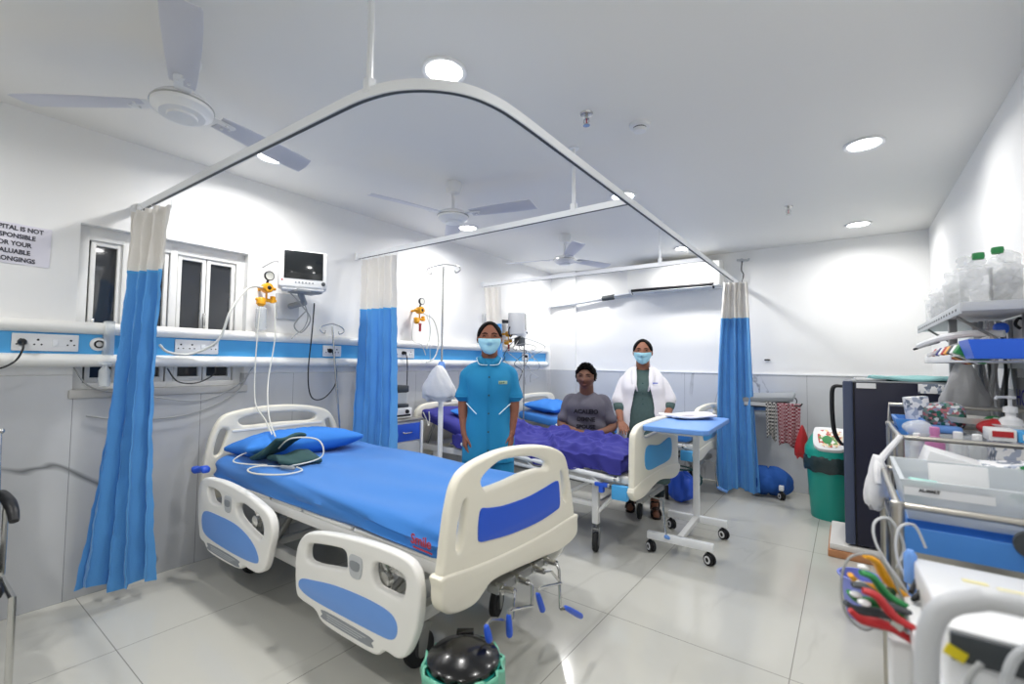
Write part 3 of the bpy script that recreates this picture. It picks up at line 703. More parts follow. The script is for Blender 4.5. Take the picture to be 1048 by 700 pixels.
# crumpled purple blanket
def sm_(a, b, x): t = max(0, min(1, (x-a)/(b-a))); return t*t*(3-2*t)
def gz(x, y, cx, cy, sx, sy, h): return h*math.exp(-((x-cx)/sx)**2-((y-cy)/sy)**2)
def ridge(x, y, x0, y0, x1, y1, w_, h):
    dx, dy = x1-x0, y1-y0; L = dx*dx+dy*dy; t = max(0, min(1, ((x-x0)*dx+(y-y0)*dy)/L))
    d = math.hypot(x-x0-t*dx, y-y0-t*dy); return h*math.exp(-(d/w_)**2)
rb = random.Random(3)
RD = [(rb.uniform(-2.7, -1.3), rb.uniform(2.95, 3.6), rb.uniform(-.9, .9), rb.uniform(.18, .42), rb.uniform(.011, .024), rb.uniform(.010, .026)) for _ in range(60)]
def bl(x, y):
    z = .672
    z += gz(x, y, -2.35, 3.18, .35, .22, .085)+gz(x, y, -1.62, 3.14, .28, .18, .045)+gz(x, y, -1.35, 3.1, .12, .3, .03)+gz(x, y, -2.5, 3.2, .3, .3, .05)+gz(x, y, -1.85, 3.40, .34, .14, .03)
    z += ridge(x, y, -2.0, 3.45, -1.62, 3.06, .07, .028)+ridge(x, y, -1.75, 3.4, -1.35, 3.2, .05, .03)
    for (a, b_, an, L, w_, h) in RD:
        z += ridge(x, y, a-L*math.cos(an)/2, b_-L*math.sin(an)/2, a+L*math.cos(an)/2, b_+L*math.sin(an)/2, w_, h)
    q = .006*math.sin(31*x+9*math.sin(7*y)+2*math.sin(13*x))*math.sin(17*y+4*math.sin(6*x))+.003*math.sin(71*x-33*y+3*math.sin(19*y))
    return z+q
NX, NY = 200, 120
rows = []
for j in range(NY+1):
    v = j/NY; r = []
    for i in range(NX+1):
        u = i/NX; x = -2.78+1.56*u+.03*math.sin(v*7)*(1-u)
        s = v*1.02; ylim = 2.925
        yy = 2.925-.15+s*.92
        far = 3.58+.05*math.sin(x*9)
        if yy < 2.925:
            d = 2.925-yy; z = bl(x, 2.935)-.02-d*.93; y = 2.893-.012*math.sin(x*23)-.012*math.sin(x*41+z*30)*sm_(0, .12, d)
        else:
            y = yy; z = bl(x, y)-.03*(1-sm_(2.925, 2.96, y))
        y += .012*math.sin(x*19+yy*6)
        z = max(z, .66) if yy > 2.95 else z
        if yy < 2.925: z = max(z, .565+.016*math.sin(x*8)+.03*sm_(-1.9, -2.6, x)) if d > .05 else z
        r.append((x, y, z))
    rows.append(r)
bo = MB().loft(rows, closed=False).build('blanket', 'purple', None, 180)
tag(bo, 'crumpled purple blue blanket heaped over the middle bed in front of the seated man', 'blanket')
md = bo.modifiers.new('thickness', 'SOLIDIFY'); md.thickness = .008; md.offset = -1

# ------------------------------------------------------------------ overbed tables
def overbed(loc, rz, lbl, L=.86, W=.43, post=(-.06, .28)):
    t = thing('overbed_table', lbl, 'table', loc, rz, 'white framed overbed tables with blue tops')
    LB().plate([(-W/2+.03, -L/2), (W/2-.03, -L/2), (W/2, -L/2+.03), (W/2, L/2-.03), (W/2-.03, L/2), (-W/2+.03, L/2), (-W/2, L/2-.03), (-W/2, -L/2+.03)], (), .035, .008, lambda u, v, w: (u, v, .868+w), smooth=0).build('table_top', 'panel_light_blue', t)
    LB().bx(-.10, .10, -L/2+.12, L/2-.12, .825, .85, .004).bx(-.13, .13, -L/2+.1, -L/2+.13, .825, .85, .004).build('top_support', 'white_metal', t)
    px, py = post
    LB().bx(px-.022, px+.022, py-.018, py+.018, .12, .84, .004).build('post', 'rail_white', t)
    LB().bx(px-.02, px+.02, -.27, .28, .105, .14, .004).build('base_beam', 'white_metal', t)
    for y in (-.27, .27):
        LB().bx(-.215, .215, y-.02, y+.02, .09, .14, .005).build('base_bar', 'rail_white', t)
        for x in (-.19, .19):
            wheel_small(*[q for q in (wm(t) @ Vector((x, y, 0)))[:2]], t, rz+.9 if x > 0 else rz+.7)
    return t
ob = overbed((-.945, 3.475, 0), math.radians(2.5), 'blue topped overbed table with a white cloth on it, before the middle bed', post=(.0, .26))
ob2 = overbed((-.80, 5.38, 0), math.radians(88), 'overbed table against the back wall half hidden by the far curtain', L=.56, W=.36, post=(-.0, .2))
# folded white cloth / papers on the near table
pc = MB().soft((-.99, 3.73, .895), (.34, .34, .014), .006, (26, 26, 2), lambda p: Vector((p.x*(1+.1*math.sin(9*p.y)), p.y+.03*math.sin(7*p.x), p.z+.008*math.sin(14*p.x+5*p.y)+.006*math.sin(31*p.y)+.012)), (0, 0, .5)).build('folded_cloth', 'coat_white', None, 60)
tag(pc, 'crumpled white cloth lying on the blue overbed table', 'cloth')
tag(MB().soft((-1.06, 3.64, .9), (.30, .10, .02), .009, (20, 8, 2), lambda p: Vector((p.x, p.y, p.z+.006*math.sin(20*p.x)+.012)), (0, 0, .3)).build('rolled_cloth', 'coat_white', None, 60), 'rolled edge of white cloth on the near left part of the blue table', 'cloth')
# recorder on the far table, with checked towels hanging
d = thing('patient_recorder', 'flat grey machine with black base on the table by the back wall', 'medical machine', (-.66, 5.2, .89))
MB().bx(-.86, -.47, 5.08, 5.36, .895, .945, .008).build('base_unit', 'black', d)
MB().box((-.65, 5.22, .985), (.46, .30, .045), (.12, -.06, 0), .01).build('case', 'grey_plastic', d)
MB().bx(-.84, -.64, 5.074, 5.08, .905, .94).build('front_panel', 'light_grey', d)
MB().tube([(-.45, 5.2, .995), (-.41, 5.2, .985), (-.40, 5.19, .95), (-.42, 5.18, .92)], .005, 8, 5).build('cable', 'cable_black', d)
rod = tag(MB().tube([(-.66, 5.09, .93), (-.36, 5.05, .925)], .006, 8).tube([(-.60, 5.1, .93), (-.60, 5.2, .88)], .006, 8).tube([(-.36, 5.05, .925), (-.345, 5.05, .95)], .006, 8).build('towel_rod', 'black'), 'thin dark rod sticking out beside the far table, towels over it', 'rod')
def towel(x0, x1, z0, z1, m_, lbl, y=5.06):
    n, k = 28, 16; rows = []
    for j in range(k+1):
        v = j/k; r = []
        for i in range(n+1):
            u = i/n; x = x0+(x1-x0)*(u*(1-.12*v)+.06*v); a = .006+.016*v
            r.append((x, y-.006+a*math.sin(u*17+v)+.3*a*math.sin(u*41), z1+(z0-z1)*v+.03*math.sin(u*5)*v))
        rows.append(r)
    back = [[(x, y+.026+(yy-y)*.4, z) for (x, yy, z) in r] for r in rows[:10]]
    top = [[(a[0], a[1]+(b[1]-a[1])*t, z1+.012*math.sin(PI*t)) for a, b in zip(rows[0], back[0])] for t in (.75, .5, .25)]
    o = MB().loft(back[::-1]+top+rows, closed=False).build('checked_towel', m_, None, 180)
    md = o.modifiers.new('thickness', 'SOLIDIFY'); md.thickness = .003
    return tag(o, lbl, 'towel', 'checked towels over the rod')
towel(-.645, -.555, .60, .935, 'towel_black', 'black and white checked towel hanging by the far curtain')
towel(-.55, -.36, .54, .932, 'towel_red', 'dark red and white checked towel hanging by the back wall')
# blue cloth heap on the base of that table
def sack(c, d_, m_, lbl, name='cloth_bundle', cat='bundle', sd=1):
    rr = random.Random(sd); ph = [rr.uniform(0, 6) for _ in range(6)]
    def fn(p):
        q = Vector((p.x/d_[0], p.y/d_[1], p.z/d_[2])); a = math.atan2(q.y, q.x)
        s = 1+.15*math.sin(3*a+ph[0]+2*q.z)+.06*math.sin(7*a+ph[1]+5*q.z)+.03*math.sin(13*a+ph[2]-7*q.z)
        return Vector((p.x*s*(1-.25*max(0, q.z)), p.y*s*(1-.25*max(0, q.z)), p.z*(1+.12*math.sin(2*a+ph[3]))))
    o = MB().soft(c, d_, min(d_)*.42, (30, 30, 16), fn).build(name, m_, None, 60)
    return tag(o, lbl, cat)
sack((-.66, 5.28, .15), (.36, .26, .26), 'sack_blue', 'heap of blue cloth under the far curtain on the floor', sd=4)
sack((-1.28, 4.52, .145), (.22, .2, .26), 'panel_blue', 'blue cloth bundle on the floor between the beds, behind the table', sd=9)
tag(MB().tube([(-1.45, 4.32, .30), (-1.36, 4.38, .33), (-1.25, 4.42, .32), (-1.15, 4.5, .31), (-1.12, 4.55, .2), (-1.2, 4.5, .12)], .008, 8, 6).tube([(-1.42, 4.36, .32), (-1.3, 4.44, .35), (-1.16, 4.44, .33), (-1.1, 4.5, .25)], .007, 8, 6).build('coiled_cable', 'cuff_green'), 'dark green coil of hose above the blue bundle', 'hose')

# ------------------------------------------------------------------ bed head unit on the left wall
def head_unit(y0, y1):
    t = thing('bed_head_unit', 'long wall mounted panel with two rounded white rails and a blue strip', 'bed head unit', (XL, 2.7, 1.37))
    def ext(prof): return [[(XL+x, y, z) for x, z in prof] for y in (y0, y1)]
    def rnd_(z0, z1, d):
        n = 12; return [(0, z0)]+[(d*(.55+.45*math.sin(PI*k/n)), z0+(z1-z0)*(.5-.5*math.cos(PI*k/n))) for k in range(n+1)]+[(0, z1)]
    MB().loft(ext(rnd_(1.425, 1.492, .10))).build('upper_rail', 'ivory2', t)
    MB().loft(ext([(0, 1.31), (.062, 1.31), (.062, 1.43), (0, 1.43)])).build('blue_strip', 'sky_blue', t)
    MB().loft(ext(rnd_(1.248, 1.318, .10))).build('lower_rail', 'ivory2', t)
    MB().plate([(0, 1.255), (.085, 1.252), (.112, 1.285), (.116, 1.37), (.112, 1.455), (.085, 1.49), (0, 1.488)], (), .04, .012, lambda u, v, w: (XL+u, y1+.012+w, v), smooth=4).build('end_cap', 'ivory2', t)
head_unit(YF, 5.33)
XP = XL+.062
def socket(y, w_, n, lbl, tilt=0):
    t = thing('socket_plate', lbl, 'socket', (XP, y, 1.372), 0, 'white socket plates on the blue strip')
    MB().box((XP+.006, y, 1.373), (.012, w_, .088), None, .004).build('plate', 'white_plastic', t)
    for k in range(n):
        yy = y-w_/2+w_*(k+.5)/n
        if k == n-2 and n > 2:
            MB().box((XP+.013, yy, 1.372), (.006, .022, .035), (0, .06, 0), .002).bx(XP+.012, XP+.0135, yy+.02, yy+.045, 1.36, 1.364).build('switch', 'rail_white', t); continue
        m = MB()
        for dy, dz, r in ((0, .014, .0052), (-.013, -.010, .004), (.013, -.010, .004)): m.lathe([(.0005, 0), (r, 0), (r, .0015), (.0005, .0015)], (XP+.0115, yy+dy, 1.372+dz), 'X', 12)
        m.build('socket_hole', 'black', t)
    return t
socket(.482, .245, 4, 'four way white socket plate at far left with a black plug in it')
socket(1.16, .24, 4, 'four way white socket plate between the near curtain and the near bed')
socket(2.10, .16, 2, 'white socket plate with a black plug to the right of the near monitor')
socket(2.83, .26, 3, 'white socket plate to the right of the second curtain, black plug in it')
socket(4.82, .14, 2, 'white socket plate on the far end of the blue strip')
def plug(y, z, path, lbl):
    t = thing('power_plug', lbl, 'plug', (XP+.012, y, z), 0, 'black plugs with cables')
    MB().lathe([(.001, .012), (.017, .012), (.018, .02), (.014, .045), (.009, .055), (.001, .056)], (XP, y, z), 'X', 16).build('plug_body', 'black', t)
    MB().tube([(XP+.05, y, z)]+path, .0045, 8, 6).build('cable', 'cable_black', t)
plug(.395, 1.372, [(XP+.08, .39, 1.33), (XP+.09, .36, 1.27), (XP+.09, .28, 1.23), (XP+.07, .1, 1.21), (XP+.05, -.2, 1.2)], 'black plug whose cable droops off to the left edge')
plug(2.075, 1.375, [(XP+.07, 2.08, 1.32), (-3.22, 2.08, 1.2), (-3.21, 2.06, 1.10), (-3.2, 1.96, 1.01), (-3.19, 1.86, 1.03), (-3.19, 1.83, 1.2), (-3.19, 1.85, 1.5), (-3.17, 1.85, 1.72)], 'black plug with a long cable looping below the panel up to the near monitor')
plug(2.82, 1.375, [(XP+.07, 2.82, 1.32), (-3.25, 2.82, 1.2), (-3.24, 2.80, 1.0), (-3.22, 2.72, .84)], 'black plug with a cable down to the locker')
plug(4.80, 1.38, [(XP+.07, 4.78, 1.33), (-3.25, 4.7, 1.25), (-3.24, 4.55, 1.05), (-3.22, 4.42, 1.0)], 'black plug near the far end of the blue strip')
# round gas outlet and bottle on the unit by the near curtain
g = thing('gas_outlet', 'round gas outlet with small clear bottle on the strip, left of the near curtain', 'gas outlet', (XP, .68, 1.37))
MB().lathe([(.001, 0), (.036, 0), (.036, .012), (.026, .02), (.001, .022)], (XP, .685, 1.372), 'X', 24).build('outlet_ring', 'white_plastic', g)
MB().lathe([(.014, .02), (.022, .02), (.022, .028), (.014, .028)], (XP, .685, 1.372), 'X', 20, cap=False).build('outlet_dial', 'black', g)
MB().bx(XP, XP+.07, .70, .74, 1.31, 1.5, .004).build('bracket', 'clear', g)
MB().lathe([(.001, 1.14), (.022, 1.145), (.026, 1.16), (.026, 1.23), (.012, 1.25), (.012, 1.26), (.03, 1.262), (.03, 1.275), (.001, 1.275)], (XP+.09, .70, 0), 'Z', 20).build('bottle', 'clear', g)

# oxygen / suction regulators
def regulator(y, z, lbl, s=1.0, humid=True):
    X = XL+.11
    t = thing('wall_regulator', lbl, 'regulator', (XL, y, z), 0, 'yellow gas regulators above the bed head unit')
    MB().tube([(XL, y, z), (X, y, z)], .012, 10).lathe([(.001, -.03), (.03, -.03), (.034, -.02), (.034, .03), (.028, .04), (.001, .042)], (X, y, z), 'X', 20).tube([(X, y-.055, z), (X, y+.055, z)], .011, 10, round_ends=True).build('valve_body', 'yellow', t)
    MB().lathe([(.001, -.012), (.031, -.012), (.034, -.006), (.034, .008), (.029, .012), (.029, .007), (.001, .007)], (X+.02, y+.005, z+.085), 'X', 24).tube([(X, y, z+.03), (X+.01, y+.004, z+.06)], .008, 8).build('gauge', 'black', t)
    MB().lathe([(.001, .0075), (.028, .0075), (.028, .009), (.001, .009)], (X+.02, y+.005, z+.085), 'X', 24).build('gauge_face', 'tube_clear', t)
    MB().lathe([(.001, -.02), (.014, -.02), (.016, .01), (.001, .02)], (X+.03, y, z), 'X', 12).build('valve_knob', 'black', t)
    MB().tube([(X, y, z-.03), (X, y, z-.075)], .007, 8).tube([(X, y-.06, z-.085), (X, y+.06, z-.085)], .013, 10, round_ends=True).lathe([(.001, -.13), (.016, -.13), (.03, -.115), (.03, -.085), (.02, -.07), (.001, -.07)], (X, y-.035, z), 'Z', 16).lathe([(.001, -.10), (.018, -.10), (.018, -.055), (.001, -.05)], (X, y+.045, z), 'Z', 14).build('flow_manifold', 'yellow', t)
    if humid:
        MB().lathe([(.001, -.30), (.03, -.295), (.034, -.285), (.034, -.15), (.026, -.135), (.001, -.13)], (X, y-.03, z), 'Z', 22).build('humidifier_bottle', 'clear', t)
        m = MB()
        for k in range(8): m.lathe([(.0345, -.16-k*.016), (.0352, -.16-k*.016), (.0352, -.162-k*.016), (.0345, -.162-k*.016)], (X, y-.03, z), 'Z', 22, cap=False)
        m.build('level_marks', 'grey_plastic', t)
    else:
        MB().lathe([(.001, -.2), (.012, -.2), (.012, -.14), (.018, -.13), (.001, -.12)], (X, y+.01, z), 'Z', 12).build('flow_spindle', 'red', t)
    return t
regulator(1.555, 1.80, 'yellow regulator with pressure gauge and clear ribbed bottle beside the window')
regulator(2.98, 1.785, 'yellow regulator with gauge to the right of the second curtain', humid=False)
regulator(4.40, 1.64, 'small yellow regulator behind the nurse near the far end', humid=False)
def hose(pts, lbl, r=.006, m_='tube_clear', name='tube', cat='tube', grp=None):
    return tag(MB().tube(pts, r, 8, 7).build(name, m_), lbl, cat, grp)
hose([(-3.27, 1.53, 1.80), (-3.25, 1.42, 1.78), (-3.2, 1.30, 1.62), (-3.22, 1.24, 1.42), (-3.28, 1.12, 1.33), (-3.28, 1.0, 1.335), (-3.28, .95, 1.38)], 'pale hose arching from the near regulator across the window corner', .008)
hose([(-3.25, 1.50, 1.66), (-3.24, 1.48, 1.3), (-3.18, 1.46, 1.02), (-2.95, 1.42, .92), (-2.74, 1.36, .86)], 'thin pale tube hanging from the yellow regulator to the cuff on the near pillow', .004)
hose([(-3.25, 1.60, 1.70), (-3.23, 1.60, 1.45), (-3.16, 1.53, 1.15), (-2.95, 1.44, .95), (-2.70, 1.36, .85)], 'second thin pale tube hanging down to the near pillow', .004)
hose([(-3.27, 3.02, 1.76), (-3.25, 3.14, 1.7), (-3.24, 3.20, 1.5), (-3.25, 3.16, 1.34), (-3.25, 3.05, 1.29)], 'pale loop of hose beside the second regulator', .007)
hose([(-3.27, 3.06, 1.75), (-3.25, 3.1, 1.6), (-3.25, 3.05, 1.42)], 'short pale tube under the second regulator', .005)
hose([(-3.27, 2.90, 1.70), (-3.26, 2.88, 1.5), (-3.27, 3.0, 1.46), (-3.26, 3.05, 1.36)], 'bent pale tube left under the second regulator', .004)
hose([(-3.30, 1.0, 1.24), (-3.28, 1.05, 1.16), (-3.27, 1.15, 1.15), (-3.27, 1.24, 1.2), (-3.28, 1.25, 1.25)], 'dark looped wire hanging under the white rail beneath the window', .004, 'cable_black')
hose([(-3.37, .60, 1.245), (-3.36, .68, 1.13), (-3.34, .9, 1.08), (-3.36, 1.2, 1.03), (-3.36, 1.42, 1.12), (-3.37, 1.52, 1.24)], 'grey wire drooping along the wall under the window', .004, 'cable_grey')
hose([(-3.37, .66, .98), (-3.36, .85, .94), (-3.36, 1.15, .95), (-3.36, 1.4, 1.06), (-3.37, 1.5, 1.2)], 'lower grey wire drooping along the marble wall', .004, 'cable_grey')

# ------------------------------------------------------------------ monitors
def monitor(c, wy, hz, tilt, lbl, yaw_=0, dp=.11):
    t = thing('patient_monitor', lbl, 'monitor', c, 0, 'patient monitors on wall arms')
    x, y, z = c
    def to(p):
        v = Matrix.Rotation(yaw_, 3, 'Z') @ (Matrix.Rotation(tilt, 3, 'Y') @ Vector(p)); return v+Vector(c)
    a = MB().box((.010-dp/2, 0, 0), (dp, wy, hz), None, .014).box((-.045, 0, -hz/2-.006), (.09, wy*.86, .02), None, .006); a.warp(to); a.build('case', 'white_plastic', t)
    a = MB().box((.011, 0, hz*.09), (.004, wy*.80, hz*.74), None, .001); a.warp(to); s_ = a.build('screen', 'screen', t)
    a = MB()
    for k in range(6): a.lathe([(.001, .010), (.006, .010), (.006, .0135), (.001, .0135)], (0, wy*(-.16+k*.07), -hz*.37), 'X', 10)
    a.warp(to); a.build('button', 'yellow' if 0 else 'grey_plastic', t)
    a = MB().lathe([(.001, .010), (.014, .010), (.012, .02), (.001, .022)], (0, wy*.41, -hz*.37), 'X', 16); a.warp(to); a.build('knob', 'dark_grey', t)
    a = MB().lathe([(.001, .010), (.006, .010), (.006, .013), (.001, .013)], (0, -wy*.43, -hz*.33), 'X', 10); a.warp(to); a.build('indicator', 'red', t)
    return t
m1 = monitor((-3.09, 1.715, 1.94), .315, .27, -.10, 'white patient monitor with dark screen mounted above the near bed', -.42)
a = MB().tube([(XL+.02, 1.77, 1.70), (-3.22, 1.80, 1.72), (-3.16, 1.74, 1.765), (-3.14, 1.72, 1.80)], .022, 10).bx(-3.2, -3.06, 1.66, 1.84, 1.775, 1.795, .004)
a.build('wall_arm', 'grey_plastic', m1); MB().bx(XL, XL+.03, 1.67, 1.84, 1.60, 1.79, .006).build('wall_plate', 'light_grey', m1)
hose([(-3.2, 1.62, 1.86), (-3.17, 1.66, 1.78), (-3.19, 1.76, 1.70), (-3.2, 1.84, 1.60), (-3.21, 1.78, 1.50), (-3.2, 1.72, 1.55), (-3.19, 1.8, 1.66)], 'bundle of grey monitor leads coiled under the near monitor', .005, 'cable_grey', 'lead_bundle', 'cable')
hose([(-3.19, 1.78, 1.72), (-3.2, 1.82, 1.62), (-3.2, 1.79, 1.53), (-3.2, 1.73, 1.48), (-3.19, 1.70, 1.45)], 'grey lead with small clips dangling below the near monitor', .004, 'cable_grey', 'lead', 'cable')
hose([(-3.24, 1.50, 1.93), (-3.2, 1.56, 1.98), (-3.17, 1.60, 1.975)], 'short grey hook wire left of the near monitor', .005, 'cable_grey')
m3 = monitor((-3.12, 4.52, 1.76), .28, .26, 0, 'small grey patient monitor seen from the side, mounted behind the nurse', .50, .20)
MB().tube([(XL+.01, 4.1, 1.78), (-3.3, 4.15, 1.78), (-3.2, 4.40, 1.78)], .02, 10).build('wall_arm', 'dark_grey', m3)
MB().bx(XL, XL+.03, 4.04, 4.16, 1.7, 1.86, .006).build('wall_plate', 'light_grey', m3)
hose([(-3.2, 4.35, 1.75), (-3.2, 4.3, 1.68), (-3.2, 4.33, 1.60), (-3.2, 4.38, 1.66), (-3.2, 4.35, 1.74)], 'small black coil of cable hanging from the far monitor arm', .007, 'cable_black', 'cable_coil', 'cable')
tag(MB().bx(-3.22, -3.14, 4.43, 4.56, 1.50, 1.60, .012).tube([(-3.18, 4.5, 1.6), (-3.18, 4.49, 1.68), (-3.17, 4.46, 1.72)], .01, 8).build('pump_unit', 'dark_grey'), 'small dark pump unit hanging under the far monitor', 'pump')
lead_m = ['cable_black', 'cable_grey', 'tube_clear', 'cable_black', 'cable_grey', 'tube_clear', 'cable_grey']
rl = random.Random(11)
for k in range(7):
    y0 = 4.15+k*.12; pts = [(-3.18+rl.uniform(-.03, .03), 4.5, 1.62)]
    for j in range(6): pts.append((-3.19+rl.uniform(-.04, .06), y0+rl.uniform(-.14, .16), 1.5-.09*j+rl.uniform(-.04, .04)))
    hose(pts, ['black lead looping highest in the tangle beyond the nurse', 'grey lead leftmost in the tangle of wires beyond the nurse', 'pale tube in the wire tangle beside the far socket', 'black lead falling to the far bed', 'grey lead in the middle of the far wire tangle', 'pale tube to the right in the far wire tangle', 'grey lead rightmost in the far wire tangle'][k], .0035, lead_m[k], 'lead', 'cable', 'tangled leads over the farthest bed')

# ------------------------------------------------------------------ IV poles
def iv_hooks(mb, x, y, z, w_, ang=PI/2, n=2):
    d = Vector((math.cos(ang), math.sin(ang), 0)); c = Vector((x, y, z))
    mb.tube([c-d*w_-Vector((0, 0, .05)), c-d*(w_+.018)-Vector((0, 0, .03)), c-d*w_-Vector((0, 0, .004)), c-d*w_*.5+Vector((0, 0, .012)), c+Vector((0, 0, .02)), c+d*w_*.5+Vector((0, 0, .012)), c+d*w_-Vector((0, 0, .004)), c+d*(w_+.018)-Vector((0, 0, .03)), c+d*w_-Vector((0, 0, .05))], .0045, 8, 4)
    mb.tube([c-d*w_-Vector((0, 0, .05)), c-d*(w_-.025)-Vector((0, 0, .055)), c-d*(w_-.03)-Vector((0, 0, .035))], .0045, 8, 4)
    mb.tube([c+d*w_-Vector((0, 0, .05)), c+d*(w_-.025)-Vector((0, 0, .055)), c+d*(w_-.03)-Vector((0, 0, .035))], .0045, 8, 4)
p = thing('iv_pole', 'short chrome drip pole rising behind the near headboard', 'IV pole', (-3.17, 2.11, .52), 0, 'drip poles')
MB().tube([(-3.165, 2.12, .46), (-3.2, 2.02, 1.56)], .0075, 10).build('pole', 'chrome', p)
a = MB(); iv_hooks(a, -3.2, 2.02, 1.56, .085); a.build('hook', 'chrome', p)
p = thing('iv_pole', 'tall drip pole with thick white lower tube holding a white bag', 'IV pole', (-2.745, 2.75, 0), 0, 'drip poles')
MB().tube([(-2.745, 2.75, .06), (-2.745, 2.75, 1.25)], .021, 14).build('lower_tube', 'rail_white', p)
MB().tube([(-2.745, 2.75, 1.2), (-2.745, 2.75, 2.1)], .0085, 10).build('upper_tube', 'chrome', p)
MB().lathe([(.001, 1.23), (.03, 1.235), (.032, 1.27), (.02, 1.30), (.001, 1.30)], (-2.745, 2.75, 0), 'Z', 16).tube([(-2.745, 2.75, 1.26), (-2.70, 2.70, 1.27)], .012, 8, round_ends=True).build('clamp', 'panel_light_blue', p)
a = MB(); iv_hooks(a, -2.745, 2.75, 2.1, .14, .3); a.build('hook', 'chrome', p)
for k in range(5):
    an = k*2*PI/5+.3; q = Vector((-2.745+.24*math.cos(an), 2.75+.24*math.sin(an), .075)) * 1
    MB().tube([(-2.745, 2.75, .10), (q.x, q.y, .085)], .014, 8).lathe([(.001, -.012), (.025, -.012), (.025, .012), (.001, .012)], (q.x, q.y, .026), 'X', 14).tube([(q.x, q.y, .03), (q.x, q.y, .085)], .007, 8).build('foot', 'rail_white', p)
p = thing('iv_pole', 'dark slim drip pole standing at the farthest bed', 'IV pole', (-3.06, 4.42, .5), 0, 'drip poles')
MB().tube([(-3.06, 4.42, .45), (-3.06, 4.42, 1.50)], .0075, 10).build('pole', 'grey_metal', p)
a = MB(); iv_hooks(a, -3.06, 4.42, 1.50, .12, .4); a.build('hook', 'grey_metal', p)
# carrier bag on the white pole
def bagf(c, w_, h_, dpt, m_, name, lbl, cat='bag', ang=0, pts=None, seed=1):
    rings = []; rr = random.Random(seed); ph = [rr.uniform(0, 6) for _ in range(5)]
    R = Matrix.Rotation(ang, 3, 'Z')
    for j in range(22):
        v = j/21; wd_ = w_*(.06+.94*min(1, (v*1.5))**.75)*(1-.35*max(0, v-.75)*4*max(0, v-.75)); dp = dpt*(.2+.8*math.sin(PI*min(1, v*.62+.2)))*(1 if v < .9 else .75)
        if v > .95: wd_ *= .8; dp *= .6
        ring = []
        for k in range(36):
            a_ = 2*PI*k/36; s = 1+.06*math.sin(5*a_+ph[0]+v*5)+.04*math.sin(11*a_+ph[1]-v*8)
            q = R @ Vector((wd_/2*math.cos(a_)*s, dp/2*math.sin(a_)*s, 0)); ring.append(Vector(c)+q+Vector((0, 0, -h_*v+.012*math.sin(3*a_+ph[2])*v)))
        rings.append(ring)
    o = MB().loft(rings).build(name, m_, None, 80)
    return tag(o, lbl, cat)
bagf((-2.705, 2.685, 1.27), .30, .29, .13, 'bag_white', 'carrier_bag', 'white plastic carrier bag hanging on the white drip pole left of the nurse', ang=.3, seed=4)
hose([(-2.87, 2.72, 2.05), (-2.885, 2.71, 1.9), (-2.87, 2.72, 1.75), (-2.86, 2.72, 1.5), (-2.85, 2.72, 1.3)], 'very thin clear drip line hanging from the tall drip pole', .0025, 'clear')

# ------------------------------------------------------------------ locker between the beds
lk = thing('bedside_locker', 'white bedside locker with blue drawer beside the second curtain', 'locker', (-3.19, 2.60, 0))
MB().bx(-3.37, -3.005, 2.44, 2.77, .06, .79, .004).build('body', 'white_metal', lk)
MB().bx(-3.38, -2.99, 2.42, 2.79, .79, .812, .006).build('top', 'steel', lk)
dr = MB().bx(-3.005, -2.993, 2.455, 2.755, .63, .775, .003).build('drawer', 'panel_blue', lk)
MB().tube([(-2.99, 2.56, .705), (-2.975, 2.575, .70), (-2.975, 2.64, .70), (-2.99, 2.655, .705)], .005, 8, 3).build('drawer_handle', 'chrome', dr)
MB().bx(-3.005, -2.995, 2.455, 2.755, .09, .615, .003).build('door', 'light_grey', lk)
for x, y in ((-3.34, 2.47), (-3.03, 2.47), (-3.34, 2.74), (-3.03, 2.74)): MB().bx(x-.013, x+.013, y-.013, y+.013, 0, .07, .003).build('foot', 'rail_white', lk)
MB().bx(-2.995, -2.975, 2.752, 2.775, .02, .79, .003).build('corner_post', 'rail_white', lk)
sm1 = thing('suction_unit', 'small white machine with glass chamber on the locker', 'medical machine', (-3.19, 2.6, .812))
MB().bx(-3.33, -3.06, 2.50, 2.72, .815, .90, .008).build('base_unit', 'white_plastic', sm1)
MB().bx(-3.06, -3.056, 2.52, 2.70, .83, .845).build('stripe', 'black', sm1)
MB().lathe([(.001, 0), (.018, 0), (.016, .014), (.001, .015)], (-3.06, 2.66, .868), 'X', 16).build('knob', 'black', sm1)
MB().bx(-3.3, -3.09, 2.53, 2.69, .93, 1.03, .01).build('chamber', 'clear', sm1)
MB().bx(-3.31, -3.08, 2.52, 2.70, 1.03, 1.09, .01).bx(-3.31, -3.08, 2.52, 2.70, .90, .93, .006).build('chamber_frame', 'dark_grey', sm1)
hose([(-2.99, 2.78, .86), (-2.97, 2.80, .80), (-2.96, 2.82, .74), (-2.97, 2.84, .80), (-2.98, 2.84, .86)], 'coiled clear tube hanging at the locker corner', .005)

# ------------------------------------------------------------------ AC, conduit, sign
ac = thing('air_conditioner', 'white wall air conditioner high on the back wall with dark outlet slot', 'air conditioner', (-1.65, 5.6, 2.33))
MB().plate([(5.6, 2.20), (5.46, 2.175), (5.40, 2.19), (5.375, 2.24), (5.375, 2.42), (5.39, 2.46), (5.6, 2.47)], (), 1.06, .006, lambda u, v, w: (-1.65+w, u, v), smooth=3).build('case', 'ivory2', ac)
MB().box((-1.66, 5.408, 2.188), (.95, .075, .030), (-.62, 0, 0)).build('outlet_slot', 'black', ac)
MB().box((-1.66, 5.40, 2.166), (.92, .05, .006), (-.5, 0, 0), .002).build('louvre', 'light_grey', ac)
MB().bx(-1.20, -1.13, 5.38, 5.43, 2.18, 2.2, .004).build('receiver_panel', 'light_grey', ac)
cdt = thing('pipe_conduit', 'sloping white pipe cover leading from the corner to the air conditioner', 'conduit', (-2.8, 5.58, 2.14))
